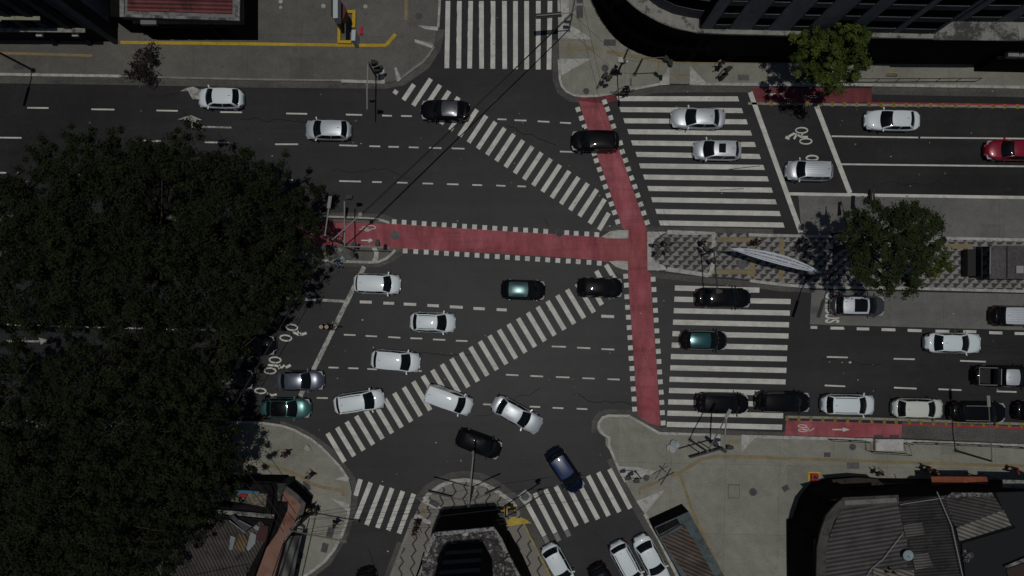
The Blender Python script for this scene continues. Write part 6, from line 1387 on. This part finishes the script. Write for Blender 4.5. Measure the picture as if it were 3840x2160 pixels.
def tree(name, label, base, lobes, material, n, leaf=.34, group=None, sub=1.0, mats2=None, hz=SW, trunk_r=.28, spike=0.0, seed=1, hk=1.0):
    """lobes: (image x, image y, centre height, rx, ry, rz) in source px and metres"""
    rnd = random.Random(seed)
    b = W(*base); t = thing(name, label, 'tree', (b.x, b.y, hz), 0, group)
    L3 = []
    for x, y, h, rx, ry, rz in lobes:
        h *= hk
        c = W(x, y, h); L3.append((c, rx, ry, rz))
    m = MB(); cz = L3[0][0].z
    m.tube([(0, 0, 0), (.1, .05, cz * .35), (.05, .1, cz * .55)], trunk_r, 10, trunk_r * .7)
    for c, rx, ry, rz in L3:
        e = c - Vector((b.x, b.y, hz))
        m.tube([(.05, .1, cz * .5), (e.x * .4, e.y * .4, cz * .5 + (e.z - cz * .5) * .5), (e.x * .85, e.y * .85, e.z)], trunk_r * .5, 7, .05)
        for k in range(3):
            a = rnd.uniform(0, 6.28); m.tube([(e.x * .6, e.y * .6, cz * .5 + (e.z - cz * .5) * .7), (e.x + rx * .7 * math.cos(a), e.y + ry * .7 * math.sin(a), e.z + rz * .2)], .07, 5, .025)
    m.build('trunk', bark, t)
    # sub-clumps over the ellipsoids
    tot = sum(l[1] * l[2] for l in L3); clumps = []
    for c, rx, ry, rz in L3:
        nc = max(6, int(rx * ry * 6.5 * sub))
        for k in range(nc):
            u = rnd.uniform(-.25, 1); a = rnd.uniform(0, 6.2832); s_ = math.sqrt(1 - u * u); rr = rnd.uniform(.62, 1.0) * (1 + .22 * rnd.gauss(0, 1) * .5)
            p = c + Vector((rx * s_ * math.cos(a) * rr, ry * s_ * math.sin(a) * rr, rz * u * rr)); r_ = rnd.uniform(.35, 1.05) * (.72 if rx > 2.5 else .5)
            clumps.append((p, r_, rnd.random()))
    per = max(4, n // len(clumps)); vs = []; fs = []; tint = []
    for p, r_, tn in clumps:
        ax = rnd.uniform(0, 6.28)
        for k in range(per):
            u = rnd.uniform(-.6, 1); a = rnd.uniform(0, 6.2832); s_ = math.sqrt(1 - u * u); rr = r_ * (.25 + abs(rnd.gauss(0, .52)))
            q = p + Vector((rr * s_ * math.cos(a), rr * s_ * math.sin(a), rr * u * (1.9 if spike else .8)))
            nrm_ = Vector((s_ * math.cos(a) + rnd.gauss(0, .5), s_ * math.sin(a) + rnd.gauss(0, .5), u + .35 + rnd.gauss(0, .4))).normalized()
            t1 = nrm_.cross(Vector((rnd.gauss(0, 1), rnd.gauss(0, 1), rnd.gauss(0, 1)))).normalized(); t2 = nrm_.cross(t1)
            l = leaf * rnd.uniform(.6, 1.25); w = l * .42; o = len(vs)
            vs += [q - t1 * l * .5, q + t2 * w * .5 - t1 * .05 * l, q + t1 * l * .5, q - t2 * w * .5 - t1 * .05 * l]
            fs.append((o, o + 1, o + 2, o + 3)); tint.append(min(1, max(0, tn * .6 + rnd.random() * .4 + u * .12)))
    me = bpy.data.meshes.new('crown'); off = Vector((b.x, b.y, hz))
    me.from_pydata([tuple(v - off) for v in vs], [], fs)
    at = me.attributes.new('tint', 'FLOAT', 'FACE'); at.data.foreach_set('value', tint)
    me.materials.append(material); o = bpy.data.objects.new('crown', me); COL.objects.link(o); o.parent = t
    return t
D1 = lambda x, y: (x * 1.4907, y * 1.4907)
def dl(*rows): return [(*D1(r_[0], r_[1]), r_[2], *r_[3:]) for r_ in rows]
# crowns over the left median (display pixel positions, height, radii in metres)
TG = 'big dark street trees on the left'
SPK = 1
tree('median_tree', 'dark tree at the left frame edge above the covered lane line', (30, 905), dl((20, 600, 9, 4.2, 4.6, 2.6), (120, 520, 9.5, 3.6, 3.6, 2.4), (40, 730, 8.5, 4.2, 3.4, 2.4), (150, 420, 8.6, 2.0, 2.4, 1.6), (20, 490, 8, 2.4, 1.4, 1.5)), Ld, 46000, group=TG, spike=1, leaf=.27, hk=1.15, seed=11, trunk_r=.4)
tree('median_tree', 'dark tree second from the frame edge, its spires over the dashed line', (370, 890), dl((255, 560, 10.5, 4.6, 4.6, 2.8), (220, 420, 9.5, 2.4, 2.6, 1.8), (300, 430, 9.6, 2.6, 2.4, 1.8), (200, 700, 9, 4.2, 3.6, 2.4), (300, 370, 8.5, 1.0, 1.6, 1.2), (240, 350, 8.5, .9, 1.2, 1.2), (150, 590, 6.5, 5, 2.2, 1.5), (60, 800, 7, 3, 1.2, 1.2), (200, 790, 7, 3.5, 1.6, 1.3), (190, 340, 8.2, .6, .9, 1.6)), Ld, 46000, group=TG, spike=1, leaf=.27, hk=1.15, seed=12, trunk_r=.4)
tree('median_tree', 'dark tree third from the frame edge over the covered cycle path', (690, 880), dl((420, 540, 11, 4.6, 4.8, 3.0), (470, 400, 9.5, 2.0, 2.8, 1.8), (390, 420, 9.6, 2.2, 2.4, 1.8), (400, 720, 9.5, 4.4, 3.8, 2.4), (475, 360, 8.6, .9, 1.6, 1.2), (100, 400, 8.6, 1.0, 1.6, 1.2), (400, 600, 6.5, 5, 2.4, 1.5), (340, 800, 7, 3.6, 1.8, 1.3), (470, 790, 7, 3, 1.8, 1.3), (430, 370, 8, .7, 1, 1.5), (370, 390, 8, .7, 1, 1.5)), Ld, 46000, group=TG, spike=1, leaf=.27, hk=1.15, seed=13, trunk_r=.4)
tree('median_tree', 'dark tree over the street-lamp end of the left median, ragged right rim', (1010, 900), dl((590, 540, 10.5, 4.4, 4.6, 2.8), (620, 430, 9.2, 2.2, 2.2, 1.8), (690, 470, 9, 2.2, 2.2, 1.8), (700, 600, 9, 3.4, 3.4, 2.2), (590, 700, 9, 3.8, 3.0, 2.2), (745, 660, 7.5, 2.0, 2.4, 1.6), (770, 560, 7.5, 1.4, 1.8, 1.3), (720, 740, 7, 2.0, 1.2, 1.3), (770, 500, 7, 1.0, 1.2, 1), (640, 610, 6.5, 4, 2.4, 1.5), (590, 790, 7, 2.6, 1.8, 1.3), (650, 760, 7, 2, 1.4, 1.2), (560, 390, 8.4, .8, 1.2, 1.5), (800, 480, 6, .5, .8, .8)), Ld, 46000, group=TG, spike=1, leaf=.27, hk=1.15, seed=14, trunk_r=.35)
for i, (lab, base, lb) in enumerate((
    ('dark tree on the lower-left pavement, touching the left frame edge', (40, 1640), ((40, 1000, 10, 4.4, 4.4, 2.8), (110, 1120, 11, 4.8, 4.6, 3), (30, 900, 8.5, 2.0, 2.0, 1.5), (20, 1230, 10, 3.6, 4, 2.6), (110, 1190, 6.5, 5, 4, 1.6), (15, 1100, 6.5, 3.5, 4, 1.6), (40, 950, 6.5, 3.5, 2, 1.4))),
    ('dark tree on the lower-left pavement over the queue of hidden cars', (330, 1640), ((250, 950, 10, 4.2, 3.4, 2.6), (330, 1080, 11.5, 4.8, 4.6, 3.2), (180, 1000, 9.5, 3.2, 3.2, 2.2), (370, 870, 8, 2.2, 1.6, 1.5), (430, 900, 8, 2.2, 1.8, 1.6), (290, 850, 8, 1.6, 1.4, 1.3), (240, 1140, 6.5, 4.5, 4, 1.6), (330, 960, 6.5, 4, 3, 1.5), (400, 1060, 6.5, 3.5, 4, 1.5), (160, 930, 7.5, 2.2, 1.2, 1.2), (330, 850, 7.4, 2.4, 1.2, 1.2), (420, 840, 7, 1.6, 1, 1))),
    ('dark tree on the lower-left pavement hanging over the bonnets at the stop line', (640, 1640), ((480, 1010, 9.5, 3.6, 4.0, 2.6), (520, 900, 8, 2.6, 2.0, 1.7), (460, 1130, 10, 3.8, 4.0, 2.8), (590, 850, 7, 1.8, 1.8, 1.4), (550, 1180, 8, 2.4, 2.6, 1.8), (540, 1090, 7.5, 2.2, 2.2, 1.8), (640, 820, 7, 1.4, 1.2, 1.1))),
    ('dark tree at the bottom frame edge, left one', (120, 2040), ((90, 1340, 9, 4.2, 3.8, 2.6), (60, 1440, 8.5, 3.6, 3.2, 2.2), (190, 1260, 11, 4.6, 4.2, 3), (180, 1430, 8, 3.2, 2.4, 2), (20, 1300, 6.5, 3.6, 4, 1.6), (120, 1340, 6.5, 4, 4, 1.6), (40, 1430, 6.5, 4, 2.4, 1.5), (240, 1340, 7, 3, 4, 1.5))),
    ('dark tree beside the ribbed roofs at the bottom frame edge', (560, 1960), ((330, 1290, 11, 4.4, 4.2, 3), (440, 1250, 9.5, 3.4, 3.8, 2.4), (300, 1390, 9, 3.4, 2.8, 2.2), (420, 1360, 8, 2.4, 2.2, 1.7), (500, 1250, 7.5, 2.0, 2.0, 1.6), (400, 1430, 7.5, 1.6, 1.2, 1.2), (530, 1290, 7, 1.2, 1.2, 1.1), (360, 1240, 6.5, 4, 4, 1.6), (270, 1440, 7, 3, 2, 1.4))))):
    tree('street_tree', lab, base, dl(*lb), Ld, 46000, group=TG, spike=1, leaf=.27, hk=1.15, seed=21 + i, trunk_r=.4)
# green tree on the upper right pavement
tree('street_tree', 'leafy yellow-green tree on the upper right pavement by the railing', (2990, 305), [(3095, 225, 7, 2.5, 2.6, 1.9), (3175, 150, 7.6, 1.8, 1.8, 1.6), (3060, 285, 6, 1.2, 1.0, 1.0), (3195, 205, 6.8, 1.2, 2.2, 1.4), (3140, 275, 6.2, 1.3, 1.0, 1.1), (3220, 125, 7, .8, .9, .8), (3045, 180, 6.4, .9, 1.4, 1)], Lg, 21000, leaf=.27, hk=1.45, seed=31, trunk_r=.2, sub=1.3)
# median tree on the right
tree('median_tree', 'dark forked tree growing from the right median mosaic', (3125, 935), [(3330, 850, 9.6, 2.6, 2.0, 1.8), (3265, 800, 9.0, 1.7, 1.2, 1.1), (3230, 880, 9.0, 1.3, 2.0, 1.3), (3410, 800, 9.5, 1.5, 1.1, 1.0), (3470, 860, 9.3, 1.4, 1.7, 1.2), (3290, 980, 10, 2.2, 2.2, 1.6), (3370, 1010, 9.4, 2.2, 1.8, 1.5), (3240, 1000, 8.6, .9, 1.0, .9), (3300, 1065, 8.6, 1.0, .8, .8), (3385, 1080, 8.4, 1.0, .7, .8), (3505, 890, 8.8, .8, 1.2, .9), (3390, 900, 9.8, 2.0, 1.8, 1.5)], Lm, 32000, leaf=.25, hk=1.4, seed=32, trunk_r=.25, sub=1.2)
tree('median_tree', 'small bright-leaved tree next to the shelter on the right median', (3370, 965), [(3500, 960, 7.0, 1.2, 1.1, .9), (3540, 990, 6.4, .8, .7, .6), (3485, 1010, 6.2, .9, .6, .6), (3460, 985, 6.8, .8, .8, .7)], Lg, 2600, leaf=.30, seed=33, trunk_r=.12, sub=1.4)
# flat dark leaf clumps added to stand in for a tree shadow's smudge
tree('shadow_clump', 'flat dark leaf clump standing in for a shadow on the upper left pavement', (545, 255), [(535, 232, 1.4, .7, 1.3, .6), (512, 275, 1.2, .75, .9, .4), (562, 190, 1.6, .45, .8, .4), (560, 300, 1, .5, .3, .3)], leafmat('leaves_shadow', (.012, .009, .009), (.03, .022, .02)), 1600, leaf=.26, seed=34, trunk_r=.06, sub=1.5)

# ------------------------------------------------------------ loose small things
def litter(m_, pts, zz):
    m = MB()
    for x, y, s_ in pts:
        c = W(x, y); a = random.uniform(0, 3); m.prism([(c.x - s_, c.y), (c.x, c.y - s_ * .7), (c.x + s_ * .9, c.y + .1 * s_), (c.x + .1 * s_, c.y + s_ * .8)], zz, zz + .03)
    return tag(m.build('litter', m_), 'scattered specks of litter on the road and pavements', 'litter', kind='stuff')
rl = random.Random(5)
lt = [(rl.uniform(900, 3800), rl.choice([rl.uniform(340, 860), rl.uniform(1100, 1550)]), rl.uniform(.03, .075)) for _ in range(70)] + [(1360, 1200, .1), (3187, 1359, .16), (2286, 848, .1), (1435, 1805, .07), (1455, 2067, .1), (1635, 1660, .08)]
litter(mat('litter_pale', (.5, .5, .48), .8), lt, .02)

# ------------------------------------------------------------ heights of everything tall, scaled to the true camera height
for o in list(COL.objects):
    if o.parent is None and o.name.split('.')[0] in ('street_lamp', 'traffic_light', 'utility_pole', 'sign_mast', 'direction_sign', 'street_sign', 'bus_sign', 'overhead_wire', 'banner', 'awning', 'tower_block', 'shop_building', 'office_block', 'canopy_building', 'corner_building', 'corrugated_building', 'kiosk', 'terracotta_roof_building', 'metal_awning_building', 'rubble_roof_building', 'ribbed_roof_building', 'median_tree', 'street_tree', 'shadow_clump', 'totem_sign', 'satellite_dish', 'air_conditioner', 'water_tank', 'bus_shelter'):
        o.location.z *= 64 / 95; o.scale.z *= 64 / 95
# ------------------------------------------------------------ camera and light
cam = bpy.data.cameras.new('camera'); co = bpy.data.objects.new('camera', cam); COL.objects.link(co)
H = 64.0
co.location = (0, 0, H); co.rotation_euler = (0, 0, 0)
cam.sensor_width = 36; cam.lens = 36 * H * S / 3840; cam.shift_y = 120 / 3840; cam.clip_end = 3000; cam.clip_start = 1
scene.camera = co
w = bpy.data.worlds.new('World'); scene.world = w; w.use_nodes = True
nt = w.node_tree; bg = nt.nodes['Background']; sky = nt.nodes.new('ShaderNodeTexSky'); sky.sky_type = 'NISHITA'; sky.sun_disc = False
sky.sun_elevation = R(87); sky.sun_rotation = R(0); nt.links.new(sky.outputs[0], bg.inputs[0]); bg.inputs[1].default_value = SKY
sn = bpy.data.lights.new('sun', 'SUN'); sn.energy = SUN; sn.angle = R(.53); sn.color = (1.0, .965, .91)
so = bpy.data.objects.new('sun', sn); COL.objects.link(so); so.rotation_euler = (R(.8), R(.8), 0)
scene.view_settings.view_transform = 'Standard'; scene.view_settings.look = 'None'; scene.view_settings.exposure = EXPO; scene.view_settings.gamma = 1
scene.cycles.max_bounces = 5; scene.cycles.diffuse_bounces = 2; scene.cycles.glossy_bounces = 3
